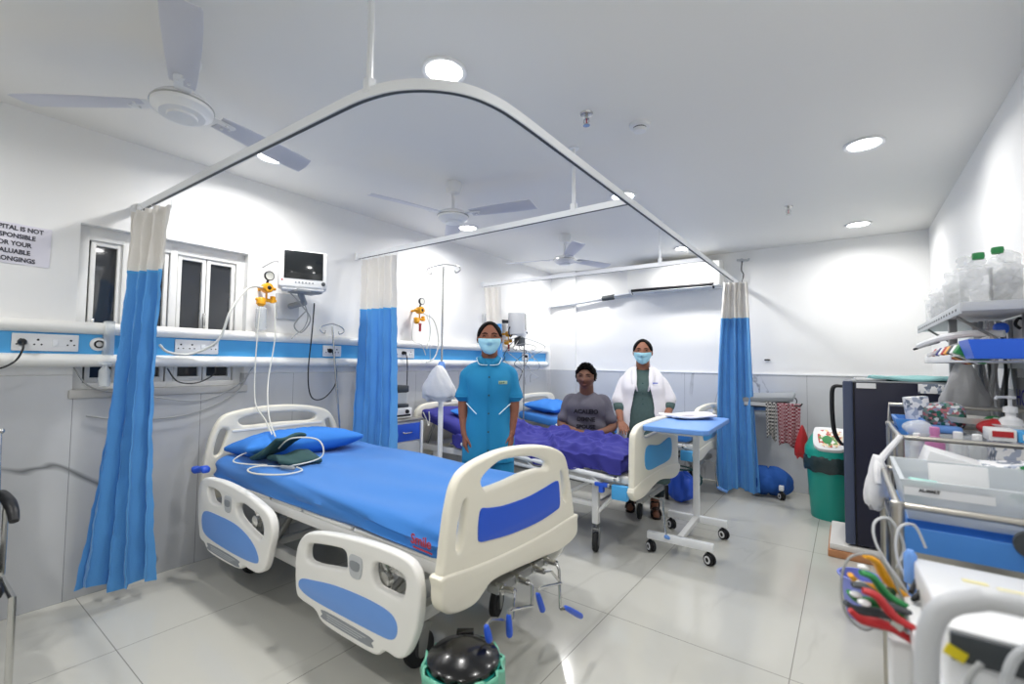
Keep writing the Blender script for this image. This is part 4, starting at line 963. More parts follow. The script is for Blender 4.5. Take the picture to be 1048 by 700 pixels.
MB().tube([(-3.36, 5.52, 2.09), (-2.9, 5.52, 2.125), (-2.2, 5.56, 2.18)], .026, 12).build('pipe', 'light_grey', cdt)
MB().tube([(-2.58, 5.515, 2.149), (-2.42, 5.53, 2.163)], .034, 12).build('tape', 'dark_grey', cdt)
MB().tube([(-3.37, 5.45, 2.085), (-3.2, 5.5, 2.10), (-2.2, 5.52, 2.195)], .010, 8).build('drain_hose', 'rail_white', cdt)
sg = thing('wall_notice', 'white paper notice with black capital lettering taped to the left wall', 'sign', (XL, .26, 1.87))
MB().box((XL+.002, .350, 1.870), (.0015, .275, .205), (-.015, 0, 0)).build('sheet', 'paper', sg)
a = MB()
for i, s_ in enumerate(['HOSPITAL IS NOT', 'RESPONSIBLE', 'FOR YOUR', 'VALUABLE', 'BELONGINGS']):
    a.text(s_, .0285, lambda u, v, w, i=i: (XL+.004+w, .352+u*.93, 1.952-i*.0395-(u*.93+.11)*.03+v*1.1), .0003, bold=.0010)
a.build('lettering', 'ink', sg)

# ------------------------------------------------------------------ ceiling fans
def fan(x, y, ang, lbl, zh=2.32, tilt=0):
    t = thing('ceiling_fan', lbl, 'ceiling fan', (x, y, CEIL), ang, 'white ceiling fans'); t.rotation_euler = (0, tilt, ang)
    LB().lathe([(.001, 0), (.055, 0), (.06, -.03), (.045, -.075), (.02, -.085), (.001, -.085)], (0, 0, 0), seg=28).build('canopy', 'white_plastic', t)
    LB().tube([(0, 0, -.08), (0, 0, zh-CEIL+.05)], .012, 12).build('downrod', 'white_plastic', t)
    LB().lathe([(.001, .055), (.03, .055), (.04, .045), (.09, .038), (.108, .02), (.11, .0), (.108, -.008), (.085, -.022), (.08, -.03), (.055, -.034), (.052, -.042), (.001, -.045)], (0, 0, zh-CEIL), seg=40).build('motor', 'white_plastic', t)
    LB().lathe([(.104, .003), (.1125, .003), (.1125, -.003), (.104, -.003)], (0, 0, zh-CEIL+.008), seg=40, cap=False).build('trim_ring', 'chrome', t)
    for k in range(3):
        a = k*2*PI/3
        R = Matrix.Rotation(a, 3, 'Z') @ Matrix.Translation((0, 0, 0)).to_3x3()
        def to(p, R=R): return R @ Vector(p)+Vector((0, 0, zh-CEIL+.012))
        b = LB().plate([(.155, -.045), (.30, -.056), (.45, -.064), (.575, -.066), (.60, -.058), (.612, .03), (.60, .05), (.45, .054), (.30, .050), (.155, .042), (.145, .03), (.145, -.035)], (), .004, .0015, lambda u, v, w: (u, v, w+.010-v*.20-(.004*math.cos(v*30))), smooth=2)
        b.warp(to); bl_ = b.build('blade', 'fan_blade', t)
        b = LB().plate([(.085, -.022), (.16, -.03), (.21, -.028), (.215, .0), (.21, .028), (.16, .03), (.085, .022)], (), .004, .0015, lambda u, v, w: (u, v, w+.006), smooth=3)
        for (u, v) in ((.175, -.018), (.175, .018), (.2, 0)): b.lathe([(.001, -.003), (.006, -.003), (.006, .001), (.001, .001)], (u, v, 0), seg=10)
        b.warp(to); b.build('blade_bracket', 'white_plastic', bl_)
    return t
mm('fan_blade', '#cdced6', .35)
fan(-2.22, .685, math.radians(-18), 'nearest white ceiling fan, with one blade cut off by the top of the photo', 2.33, math.radians(-4.5))
fan(-2.24, 2.33, math.radians(-105), 'middle white ceiling fan beyond the first curtain rail', 2.32)
fan(-2.24, 3.92, math.radians(-168), 'farthest white ceiling fan with one blade tilted toward the ceiling', 2.31)

# ------------------------------------------------------------------ sprinklers, smoke detector
def sprinkler(x, y, lbl):
    t = thing('fire_sprinkler', lbl, 'sprinkler', (x, y, CEIL), 0, 'ceiling sprinklers')
    MB().lathe([(.001, 0), (.033, 0), (.03, -.008), (.012, -.012), (.001, -.012)], (x, y, CEIL), seg=20).build('escutcheon', 'chrome', t)
    MB().tube([(x, y, CEIL-.01), (x, y, CEIL-.03)], .009, 10).tube([(x-.012, y, CEIL-.028), (x-.015, y, CEIL-.045), (x, y, CEIL-.062)], .003, 6).tube([(x+.012, y, CEIL-.028), (x+.015, y, CEIL-.045), (x, y, CEIL-.062)], .003, 6).lathe([(.001, -.064), (.017, -.064), (.017, -.061), (.001, -.061)], (x, y, CEIL), seg=14).build('frame', 'chrome', t)
    MB().tube([(x, y, CEIL-.03), (x, y, CEIL-.06)], .0035, 8).build('glass_bulb', 'red', t)
sprinkler(-1.05, 2.05, 'ceiling sprinkler left of the round smoke detector')
sprinkler(-.36, 4.2, 'ceiling sprinkler over the open floor on the right')
t = thing('smoke_detector', 'round white smoke detector on the ceiling beside a sprinkler', 'smoke detector', (-.87, 2.31, CEIL))
MB().lathe([(.001, 0), (.055, 0), (.052, -.014), (.046, -.018), (.001, -.018)], (-.87, 2.31, CEIL), seg=28).lathe([(.001, -.024), (.036, -.024), (.03, -.038), (.001, -.042)], (-.87, 2.31, CEIL), seg=24).build('cap', 'white_plastic', t)
MB().lathe([(.001, -.018), (.034, -.018), (.034, -.024), (.001, -.024)], (-.87, 2.31, CEIL), seg=24).build('vent_ring', 'dark_grey', t)
t = thing('wall_sprinkler', 'small pipe fitting high on the back wall above the far curtain', 'pipe fitting', (-.93, 5.6, 2.46))
MB().tube([(-.98, 5.58, 2.475), (-.86, 5.56, 2.455)], .012, 8).tube([(-.93, 5.6, 2.465), (-.93, 5.56, 2.465)], .02, 10).tube([(-.86, 5.56, 2.455), (-.855, 5.55, 2.475)], .01, 8).build('fitting', 'light_grey', t)
MB().tube([(-.925, 5.56, 2.45), (-.93, 5.55, 2.35), (-.91, 5.55, 2.30), (-.925, 5.55, 2.22)], .006, 6, 4).build('wire', 'black', t)
hose([(-.72, 5.592, 1.36), (-.70, 5.588, 1.362), (-.67, 5.59, 1.36)], 'tiny dark mark on the back wall right of the far curtain', .007, 'black', 'wall_clip', 'clip')

# ------------------------------------------------------------------ people
def head_pt(th, ph, k=1.0, W=.0815, D=.096, H=.112):
    """th: angle round z (0 = straight ahead, -Y), ph: elevation. Returns a point of the face in head coordinates."""
    cp, sp = math.cos(ph), math.sin(ph)
    x = W*cp*math.sin(th); y = -D*cp*math.cos(th); z = H*sp
    front = max(0, math.cos(th))*cp
    t = z/H
    # jaw narrows, skull is full behind
    if t < 0:
        x *= 1-.30*(-t)**1.3; y *= 1-.12*(-t)**2 if y < 0 else 1-.45*(-t)
    else:
        x *= 1+.04*math.sin(PI*t); y *= 1.0 if y < 0 else 1.05
    def g(ax, az, sx, sz): return math.exp(-((x-ax)/sx)**2-((z-az)/sz)**2)
    d = 0
    if y < 0:
        d += .020*g(0, -.022, .011, .014)+.012*g(0, -.002, .008, .022)      # nose tip, bridge
        d += .005*g(.012, -.026, .007, .008)+.005*g(-.012, -.026, .007, .008)
        d -= .009*(g(.031, .010, .016, .011)+g(-.031, .010, .016, .011))     # eye sockets
        d += .004*(g(.030, .030, .022, .008)+g(-.030, .030, .022, .008))     # brows
        d += .006*g(0, -.050, .020, .006)+.006*g(0, -.062, .016, .006)-.003*g(0, -.056, .022, .003)
        d += .007*g(0, -.092, .018, .016)+.004*(g(.042, -.018, .018, .018)+g(-.042, -.018, .018, .018))
        y -= d*front**.5 if front > 0 else 0
    return Vector((x*k, y*k, z*k))
def head_mb(mb, k=1.0, seg=48, rows=36):
    rings = []
    for j in range(1, rows):
        ph = -PI/2+PI*j/rows
        rings.append([head_pt(2*PI*i/seg, ph, k) for i in range(seg)])
    b = MB(); b.loft(rings)
    for s in (-1, 1):   # ears
        b.sphere((s*.0785*k, .008*k, -.004*k), (.010*k, .019*k, .030*k), 14, rot=(-.1, 0, s*.25))
        b.sphere((s*.083*k, .004*k, -.004*k), (.006*k, .010*k, .018*k), 10)
    return b
def xf(b, Mx):
    for v in b.bm.verts: v.co = Mx @ v.co
    return b.bm
def cap_tube(mb, pts, rs, seg=14, flat=1.0, up=None):
    mb.tube(pts, rs, seg, 0, False, True, 0, flat, up)
def smooth_chain(pts, rs, n=5):
    P = catmull(pts, n); R = []
    for i in range(len(rs)-1):
        for k in range(n):
            t = k/n; t = t*t*(3-2*t); R.append(rs[i]+(rs[i+1]-rs[i])*t)
    R.append(rs[-1]); return P, R
def limb(mb, pts, rs, seg=16, n=6, flat=1.0):
    P, R = smooth_chain(pts, rs, n); cap_tube(mb, P, R, seg, flat)
def hand(mb, w, d, n, side, curl=.35, L=.175, spread=.06):
    """w wrist, d direction of the fingers, n back-of-hand normal, side = direction of the thumb"""
    w = Vector(w); d = Vector(d).normalized(); n = Vector(n); n = (n-d*n.dot(d)).normalized(); s = d.cross(n)
    if s.dot(Vector(side)) < 0: s = -s
    k = L/.175
    lens = [.072, .080, .074, .058]; offs = [.031, .010, -.011, -.031]; kn = [.083, .088, .084, .076]
    for i in range(4):
        b0 = w+s*offs[i]*.45*k+d*.01*k; kk = w+d*kn[i]*k+s*offs[i]*k+n*.002
        mb.tube([b0, (b0+kk)/2, kk], [.0125*k, .0125*k, .0105*k], 10, round_ends=True)
        dirv = (d+s*offs[i]*spread*20*.5).normalized(); c = curl*(.85+.12*i); p = kk; a = 0
        pts = [kk]; rr = [.0092*k]
        for j, fr in enumerate((.45, .31, .24)):
            a += c*(.8 if j == 0 else 1); q = (dirv*math.cos(a)-n*math.sin(a)); p = p+q*lens[i]*fr*k; pts.append(p); rr.append((.0084, .0076, .0066)[j]*k)
        mb.tube(pts, rr, 10, round_ends=True)
    for o in (-.022, -.008, .008, .022):
        mb.tube([w+s*o*.8*k, w+d*.075*k+s*o*1.15*k], [.0135*k, .0135*k], 10, round_ends=True)
    t0 = w+d*.022*k+s*.020*k-n*.003; t1 = t0+(d*.75+s*.62-n*.25).normalized()*.042*k; t2 = t1+(d*.95+s*.25-n*.35).normalized()*.030*k; t3 = t2+(d*1+s*.02-n*.45).normalized()*.024*k
    mb.tube([w+s*.008*k, t0, t1, t2, t3], [.015*k, .0155*k, .0105*k, .0092*k, .0075*k], 10, round_ends=True)
def ellipse_ring(c, rx, ry, seg=32, p=2.3, lean=0):
    out = []
    for k in range(seg):
        a = 2*PI*k/seg; ca, sa = math.cos(a), math.sin(a)
        out.append(Vector((c[0]+rx*abs(ca)**(2/p)*(1 if ca > 0 else -1), c[1]+ry*abs(sa)**(2/p)*(1 if sa > 0 else -1), c[2])))
    return out
def rings_loft(mb, L, seg=32, n=4):
    """L: list of (x, y, z, rx, ry), interpolated smoothly"""
    P = catmull([(a[0], a[1], a[2]) for a in L], n); Q = catmull([(a[3], a[4], 0) for a in L], n)
    mb.loft([ellipse_ring(P[i], Q[i].x, Q[i].y, seg) for i in range(len(P))])
def place(t):
    m = wm(t); return lambda mb: (mb.warp(lambda p: m @ p), mb)[1]
def face_parts(t, body, HM, mask=True, hair='bun', brow=True, kh=1.0):
    m = wm(t) @ HM
    for s in (-1, 1):
        e = MB().sphere((s*.031, -.0690, .010), (.0150, .0125, .0105), 16); e.warp(lambda p: m @ (p*kh)); eo = e.build('eye', 'eye_white', body)
        e = MB().sphere((s*.031, -.0778, .0105), (.0066, .0055, .0066), 12); e.warp(lambda p: m @ (p*kh)); e.build('iris', 'iris', eo)
        e = MB().tube([(s*.016, -.0790, .0145), (s*.031, -.0828, .0190), (s*.046, -.0765, .0135)], .0026, 6, 4); e.warp(lambda p: m @ (p*kh)); e.build('eyelid', 'hair', eo)
        e = MB().tube([(s*.013, -.0905, .031), (s*.030, -.0890, .0365), (s*.052, -.0755, .031)], [.003, .0036, .0018], 6, 4); e.warp(lambda p: m @ (p*kh)); e.build('eyebrow', 'hair', body)
    if mask:
        rows = []
        for j in range(15):
            z0 = -.10+.098*j/14; r = []
            for i in range(25):
                th = (-1.22+2.44*i/24)*(1-.20*max(0, abs(j-6.5)/7.5)**2.5)
                ph = math.asin(max(-.97, min(.97, z0/.112*(1-.10*(abs(th)/1.25)**2)+.03*(abs(th)/1.25))))
                q = head_pt(th, ph)
                q = q*1.055+Vector((0, -.006*math.cos(th)-.0018*math.sin(j*1.4)*math.cos(th), 0))
                # the mask bridges over nose and mouth
                q.y = min(q.y, -.098*math.cos(th*.80)*(1-.30*max(0, (-z0-.06)/.05)**2))
                r.append(q)
            rows.append(r)
        a = MB().loft(rows, closed=False); a.warp(lambda p: m @ (p*kh)); mo = a.build('face_mask', 'mask_blue', t, 180)
        md = mo.modifiers.new('thickness', 'SOLIDIFY'); md.thickness = .0015
        a = MB()
        for s in (-1, 1):
            for (z0, z1) in ((-.006, .012), (-.078, -.030)): a.tube([(s*.074, -.034, z0), (s*.082, -.010, (z0+z1)/2), (s*.085, .014, z1)], .0014, 6, 3)
        a.warp(lambda p: m @ (p*kh)); a.build('ear_loop', 'scrubs_trim', mo)
    else:
        a = MB().tube([(-.022, -.0945, -.056), (-.010, -.1015, -.0535), (0, -.1025, -.0555), (.010, -.1015, -.0535), (.022, -.0945, -.056)], [.0015, .004, .0045, .004, .0015], 8, 4)
        a.tube([(-.018, -.0945, -.0605), (0, -.100, -.0635), (.018, -.0945, -.0605)], [.0015, .0052, .0015], 8, 4); a.warp(lambda p: m @ (p*kh)); a.build('lips', 'lips', body)
    hb = MB(); rings = []
    hair_line = {'bun': lambda th: .98-.86*sm_(.25, 1.05, abs(th))-.62*sm_(1.35, 1.9, abs(th)), 'short': lambda th: .74-.14*sm_(.3,.6,abs(th))-.30*sm_(.55, .95, abs(th))-.50*sm_(1.15, 1.35, abs(th))-.35*sm_(1.4, 2.0, abs(th))}[hair]
    seg = 60; NR = 22; rows = []
    for j in range(NR+1):
        v = j/NR; r = []
        for i in range(seg):
            th = -PI+2*PI*i/seg; lo = hair_line(th); ph = lo+(PI/2-.001-lo)*v
            q = head_pt(th, ph)
            up = min(1, v*5)**.6; k = 1.012+((.055+.008*math.sin(26*ph+2*th)) if hair == 'bun' else .11+.02*math.sin(9*th+3*ph)+.02*math.sin(23*th-11*ph)+.012*math.sin(41*th+17*ph))*up
            if hair == 'short': k += .05*max(0, math.cos(th))*math.exp(-((ph-.85)/.4)**2)
            if hair == 'bun': k += .012*math.exp(-(th/.10)**2)*-1
            q = Vector((q.x*k, q.y*k+.0, q.z*(k if q.z > 0 else 1.0)))
            r.append(q)
        rows.append(r)
    hb.loft(rows)
    if hair == 'short':
        rh = random.Random(2)
        for _ in range(260):
            th = rh.uniform(-PI, PI); lo = hair_line(th); ph = lo+(1.35-lo)*rh.random()**1.2
            q = head_pt(th, ph); q = q*1.10; o = q.normalized()
            d2 = (Vector((rh.uniform(-.5, .5), -.9, .35))*(1 if abs(th) < 1.2 else .5)+o*.9).normalized()
            L = rh.uniform(.012, .026)*(1.25 if abs(th) < .9 else .55)
            hb.tube([q-d2*L*.5, q+d2*L*.2, q+d2*L*.75+o*.003], [.008, .0065, .0015], 6)
    if hair == 'bun': hb.sphere((0, .105, .0), (.045, .038, .045), 18)
    hb.warp(lambda p: m @ (p*kh)); ho = hb.build('hair', 'hair', t, 80)
    return ho
mm('lips', '#6b3c36', .5)

# ---- nurse in teal, standing between the near and the middle bed
ns = thing('person', 'standing nurse in teal short sleeved tunic and blue face mask, arms hanging down', 'person', (-1.995, 2.46, 0), math.radians(36))
NH = Matrix.Translation((0.0, -.012, 1.462)) @ Euler((.04, 0, .05)).to_matrix().to_4x4()
b = MB(); b.add(xf(head_mb(None, 1.0), NH))
limb(b, [(0, .02, 1.28), (0, .016, 1.335), (0, .004, 1.40)], [.066, .056, .056])
rings_loft(b, [(0, .01, .80, .145, .10), (0, .01, .90, .150, .105), (0, .01, 1.0, .13, .09), (0, .005, 1.12, .14, .10), (0, .01, 1.20, .135, .08), (0, .015, 1.255, .10, .06), (0, .02, 1.30, .056, .05)])
arms = {-1: [(-.138, .015, 1.215), (-.178, .02, 1.02), (-.160, -.035, .81)], 1: [(.138, .015, 1.215), (.175, .02, 1.03), (.160, -.03, .82)]}
for s in (-1, 1):
    limb(b, arms[s], [.040, .036, .023])
    hand(b, arms[s][2], (-.10*s, -.22, -1), (s*1, -.35, 0), (-s*.25, -1, 0), .38, .165)
    limb(b, [(s*.085, .01, .82), (s*.09, 0, .45), (s*.092, .02, .085)], [.082, .055, .036])
    cap_tube(b, [(s*.092, .03, .045), (s*.095, -.06, .035), (s*.098, -.13, .025)], [.036, .034, .024], 14)
b.remesh(.0042, 2); place(ns)(b); nb = b.build('body', 'skin_brown', ns, 180)
face_parts(ns, nb, NH, True, 'bun')
# tunic with sleeves
b = MB()
rings_loft(b, [(0, .005, .63, .180, .130), (0, .005, .72, .172, .125), (0, .008, .86, .160, .118), (0, .008, 1.0, .146, .108), (0, .005, 1.12, .152, .116), (0, .01, 1.20, .162, .106), (0, .018, 1.262, .140, .084), (0, .02, 1.305, .088, .070), (0, .02, 1.328, .068, .064)])
for s in (-1, 1): limb(b, [(s*.10, .018, 1.25), (s*.146, .018, 1.208), (s*.170, .02, 1.11), (s*.176, .018, 1.072)], [.050, .054, .050, .056], 20)
b.remesh(.006, 12)
b.warp(lambda p: p+Vector((0, 0, 0)) if p.z > 1.27 else p+Vector((.0035*math.sin(p.z*38+p.x*20)*abs(p.x)*6, -.004*math.sin(p.x*60+p.z*9)*sm_(1.1, .65, p.z), 0)))
place(ns)(b); tu = b.build('tunic', 'scrubs', ns, 180)
def on_front(x, z, off=.004, prof=None):
    rx = .155+.014*sm_(1.0, .65, z)+(.0); ry = .114+.012*sm_(1.05, .7, z)-.03*sm_(1.15, 1.27, z)
    c = (1-min(.98, abs(x/rx))**2.3)**(1/2.3); return (x, .006-ry*c-off, z)
b = MB()
for dx in (-.004, .016): b.tube([on_front(dx*.9, z, .003) for z in [1.25-.04*k for k in range(16)]], .0016, 6)
place(ns)(b); b.build('placket', 'scrubs', tu)
for z in (1.20, 1.08, .96, .84, .72):
    b = MB().lathe([(.001, -.002), (.006, -.002), (.006, .002), (.001, .002)], on_front(.006, z, .006), 'Y', 12); place(ns)(b); b.build('button', 'cuff_green', tu)
b = MB()   # collar with white piping
for s in (-1, 1):
    b.loft([[Vector((s*.008, -.070, 1.280)), Vector((s*.062, -.072, 1.286))], [Vector((s*.032, -.056, 1.318)), Vector((s*.078, -.040, 1.314))], [Vector((s*.056, -.022, 1.346)), Vector((s*.085, -.005, 1.330))], [Vector((s*.052, .045, 1.358)), Vector((s*.072, .062, 1.334))], [Vector((0, .078, 1.360)), Vector((0, .094, 1.334))]], closed=False)
place(ns)(b); co = b.build('collar', 'scrubs', ns, 60); md = co.modifiers.new('t', 'SOLIDIFY'); md.thickness = .005
b = MB()
for s in (-1, 1):
    b.tube([(s*.008, -.074, 1.280), (s*.062, -.076, 1.285), (s*.080, -.044, 1.312), (s*.087, -.005, 1.329), (s*.074, .064, 1.334)], .0024, 6, 4)
    b.tube([on_front(s*.075, .955, .006), on_front(s*.108, .985, .006), on_front(s*.150, 1.02, .012)], .0032, 6, 4)
place(ns)(b); b.build('white_piping', 'scrubs_trim', ns)
b = MB()
for s in (-1, 1): b.tube([(s*.176+.0560*math.cos(a), .018+.0560*math.sin(a), 1.062) for a in [2*PI*k/24 for k in range(24)]], .006, 8, closed=True)
place(ns)(b); b.build('sleeve_cuff', 'scrubs', ns)
b = MB()
b.box(on_front(.098, 1.165, .004), (.062, .003, .022), (0, 0, .35), .001)
place(ns)(b); bd = b.build('embroidered_badge', 'badge', ns)
mm('badge2', '#3d5f58', .7)
b = MB()
for k in range(4): b.box(on_front(.080+k*.012, 1.162+k*.0012, .007), (.007, .0014, .010), (0, .2*k, .35), .0005)
place(ns)(b); b.build('badge_stitching', 'badge2', bd)
# trousers
b = MB(); rings_loft(b, [(0, .01, .66, .165, .118), (0, .01, .80, .160, .112), (0, .01, .90, .15, .10)])
for s in (-1, 1): limb(b, [(s*.085, .01, .78), (s*.092, .005, .62), (s*.095, .005, .35), (s*.096, .018, .10)], [.095, .088, .074, .068], 20)
b.remesh(.007, 3); place(ns)(b); b.build('trousers', 'scrubs', ns, 180)
for s in (-1, 1):
    b = MB(); cap_tube(b, [(s*.092, .04, .04), (s*.095, -.05, .036), (s*.098, -.13, .03)], [.040, .042, .036], 16, .8); place(ns)(b); b.build('shoe', 'sandal', ns, 80)

# ---- woman in white coat behind the middle bed
dc = thing('person', 'standing woman in open white coat over dark green dress, blue face mask', 'person', (-1.50, 4.06, 0), math.radians(20))
DH = Matrix.Translation((0.0, -.012, 1.408)) @ Euler((.06, 0, -.04)).to_matrix().to_4x4()
b = MB(); b.add(xf(head_mb(None, 1.0), DH))
limb(b, [(0, .03, 1.22), (0, .02, 1.28), (0, .006, 1.345)], [.072, .060, .058])
rings_loft(b, [(0, .01, .78, .17, .12), (0, .01, .88, .175, .125), (0, .01, .98, .155, .115), (0, 0, 1.08, .165, .12), (0, .01, 1.15, .14, .09), (0, .02, 1.20, .10, .065), (0, .03, 1.24, .058, .055)])
AR = [(-.150, .02, 1.14), (-.205, -.04, .93), (-.185, -.22, .80)]; AL = [(.150, .02, 1.14), (.222, .0, .95), (.20, -.15, .85)]
limb(b, AR, [.044, .040, .026]); limb(b, AL, [.044, .040, .026])
hand(b, AR[2], (.25, -.8, -.45), (0, -.45, 1), (1, 0, 0), .3, .165); hand(b, AL[2], (-.25, -.9, -.3), (0, -.3, 1), (-1, 0, 0), .35, .165)
for s in (-1, 1):
    yy = -.10 if s > 0 else .02
    limb(b, [(s*.09, .01, .80), (s*.095, -.02+yy*.3, .44), (s*.10, yy+.02, .09)], [.095, .062, .038])
    cap_tube(b, [(s*.10, yy+.03, .045), (s*.105, yy-.06, .038), (s*.11, yy-.13, .028)], [.034, .034, .026], 14, .8)
b.remesh(.0045, 2); place(dc)(b); db = b.build('body', 'skin_tan', dc, 180)
face_parts(dc, db, DH, True, 'bun')
b = MB()
rings_loft(b, [(0, -.01, .26, .235, .17), (0, 0, .45, .225, .165), (0, 0, .70, .205, .15), (0, .0, .86, .192, .145), (0, .0, 1.0, .172, .132), (0, -.008, 1.08, .165, .134), (0, .005, 1.15, .150, .108), (0, .02, 1.20, .115, .080), (0, .03, 1.25, .076, .068)])
for s, A in ((-1, AR), (1, AL)): limb(b, [(s*.10, .02, 1.13), A[0], (Vector(A[0])+Vector(A[1]))/2, Vector(A[1])+Vector((0, 0, .01)), Vector(A[1]).lerp(Vector(A[2]), .22)], [.045, .048, .052, .054, .052], 20)
b.remesh(.007, 3); place(dc)(b); b.build('dress', 'kurta', dc, 180)
# coat: shell open at the front
def coat(t, gap, L, sleeves):
    b = MB(); P = catmull([(a[0], a[1], a[2]) for a in L], 4); Q = catmull([(a[3], a[4], a[5]) for a in L], 4); rows = []; inner = []
    N = 44
    for i in range(len(P)):
        g = Q[i].z; r = []; q = []
        for k in range(N+1):
            a = -PI/2+g+(2*PI-2*g)*k/N; ca, sa = math.cos(a), math.sin(a); p = 2.3
            for (lst, d) in ((r, .012), (q, 0)):
                rx, ry = Q[i].x+d, Q[i].y+d
                lst.append(Vector((P[i].x+rx*abs(ca)**(2/p)*(1 if ca > 0 else -1), P[i].y+ry*abs(sa)**(2/p)*(1 if sa > 0 else -1), P[i].z)))
        rows.append(r+q[::-1])
    b.loft(rows)
    for pts, rs in sleeves: limb(b, pts, rs, 20)
    b.remesh(.0065, 9)
    b.warp(lambda p: p+Vector((.004*math.sin(p.z*31+p.y*25), -.004*math.sin(p.x*45+p.z*12), 0))*sm_(1.1, .8, p.z)); place(t)(b)
    return b.build('white_coat', 'coat_white', t, 180)
LC = [(0, 0, .52, .228, .172, .62), (0, 0, .70, .218, .164, .52), (0, 0, .86, .205, .156, .44), (0, 0, 1.0, .186, .144, .38), (0, -.008, 1.09, .180, .146, .28), (0, .005, 1.16, .172, .122, .28), (0, .02, 1.222, .146, .092, .34), (0, .03, 1.275, .086, .078, .45)]
coat_ = coat(dc, 0, LC, [([(-.115, .02, 1.165), (-.155, .018, 1.13), (-.187, -.01, 1.04), (-.205, -.03, .97)], [.056, .062, .064, .070]), ([(.115, .02, 1.165), (.155, .02, 1.13), (.195, .01, 1.05), (.218, .005, .985)], [.056, .062, .064, .072])])
b = MB()
for s in (-1, 1):
    b.loft([[Vector((s*.040, -.150, 1.06)), Vector((s*.050, -.152, 1.06))], [Vector((s*.052, -.145, 1.12)), Vector((s*.098, -.142, 1.14))], [Vector((s*.050, -.115, 1.19)), Vector((s*.105, -.105, 1.195))], [Vector((s*.058, -.060, 1.265)), Vector((s*.098, -.045, 1.252))], [Vector((s*.060, .03, 1.305)), Vector((s*.088, .05, 1.278))], [Vector((0, .09, 1.31)), Vector((0, .115, 1.285))]], closed=False)
place(dc)(b); la = b.build('lapel', 'coat_white', coat_, 60); md = la.modifiers.new('t', 'SOLIDIFY'); md.thickness = .006
b = MB().box((.105, -.148, 1.135), (.045, .004, .008), (0, 0, .3), .001); place(dc)(b); b.build('pocket_pen', 'panel_blue', coat_)
b = MB()
for k in range(5): b.lathe([(.001, -.002), (.006, -.002), (.006, .002), (.001, .002)], (0, -.137-.0*k, 1.13-k*.045), 'Y', 10)
place(dc)(b); b.build('dress_button', 'cuff_green', dc)
b = MB().tube([Vector(AR[2])+Vector((.024*math.cos(a)*.95, .01*math.cos(a)+.0, .024*math.sin(a))) + (Vector(AR[1])-Vector(AR[2]))*.12 for a in [2*PI*k/20 for k in range(20)]], .004, 6, closed=True)
place(dc)(b); b.build('red_thread', 'thread_red', dc)
for s in (-1, 1):
    yy = -.10 if s > 0 else .02
    b = MB(); b.plate([(s*.105-.036, yy+.06), (s*.105-.04, yy-.06), (s*.11-.03, yy-.15), (s*.11+.03, yy-.15), (s*.11+.042, yy-.06), (s*.105+.03, yy+.06)], (), .018, .006, lambda u, v, w: (u, v, .010+w), smooth=4)
    for dy in (-.095, -.05): b.tube([(s*.11-.038, yy+dy, .022), (s*.11-.02, yy+dy, .066), (s*.11+.02, yy+dy, .066), (s*.11+.04, yy+dy, .022)], .008, 8, 4)
    b.tube([(s*.10-.034, yy+.03, .03), (s*.10-.03, yy+.0, .10), (s*.10, yy-.02, .105), (s*.10+.034, yy+.0, .10), (s*.10+.034, yy+.03, .03)], .006, 8, 4)
    place(dc)(b); b.build('sandal', 'sandal', dc)
b = MB()
for s in (-1, 1):
    yy = -.10 if s > 0 else .02
    limb(b, [(s*.095, .0+yy*.4, .40), (s*.10, yy+.02, .22)], [.085, .075], 18)
b.remesh(.008, 2); place(dc)(b); b.build('trousers', 'kurta_dark', dc, 180)

# ---- young man sitting on the middle bed
pt = thing('person', 'seated young man in grey printed t-shirt with hands in his lap', 'person', (-1.86, 3.66, .66), math.radians(24))
PH = Matrix.Translation((-.005, -.055, .522)) @ Euler((.10, .03, -.10)).to_matrix().to_4x4()
b = MB(); b.add(xf(head_mb(None, .97), PH))
limb(b, [(0, .02, .335), (0, -.004, .39), (0, -.035, .455)], [.074, .062, .060])
rings_loft(b, [(0, .04, .0, .165, .13), (0, .04, .08, .165, .125), (0, .035, .18, .155, .115), (0, .02, .27, .165, .11), (0, .018, .32, .12, .075), (0, .02, .36, .062, .058)])
PR = [(-.155, .02, .29), (-.222, .0, .10), (-.09, -.20, .075)]; PL = [(.155, .02, .29), (.228, -.01, .10), (.09, -.22, .06)]
limb(b, PR, [.044, .039, .026]); limb(b, PL, [.044, .039, .026])
hand(b, PR[2], (.8, -.45, -.2), (0, -.35, 1), (0, -1, .3), .4, .17); hand(b, PL[2], (-.85, -.35, -.15), (0, -.35, 1), (0, -1, .3), .4, .17)
# crossed legs under the blanket
limb(b, [(-.09, .04, .05), (-.22, -.13, .0), (-.02, -.22, -.01)], [.06, .04, .03]); limb(b, [(.09, .04, .05), (.23, -.12, .0), (.06, -.21, -.01)], [.06, .04, .03])
b.remesh(.0045, 2); place(pt)(b); pb = b.build('body', 'skin_dark', pt, 180)
face_parts(pt, pb, PH, False, 'short', kh=.97)
b = MB(); rings_loft(b, [(0, .04, .02, .185, .148), (0, .04, .10, .182, .142), (0, .032, .18, .178, .134), (0, .018, .27, .182, .132), (0, .016, .330, .150, .098), (0, .02, .368, .092, .075), (0, .018, .388, .074, .066)])
for s, A in ((-1, PR), (1, PL)): limb(b, [(s*.10, .02, .325), Vector(A[0])+Vector((0,0,.02)), Vector(A[0]).lerp(Vector(A[1]), .5), Vector(A[0]).lerp(Vector(A[1]), .72)], [.046, .052, .051, .055], 20)
b.remesh(.006, 12)
b.warp(lambda p: p+Vector((.004*math.sin(p.z*55+p.x*18), -.005*math.sin(p.z*48+p.x*30), 0))*sm_(.32, .1, p.z)); place(pt)(b); ts = b.build('t_shirt', 'tee', pt, 180)
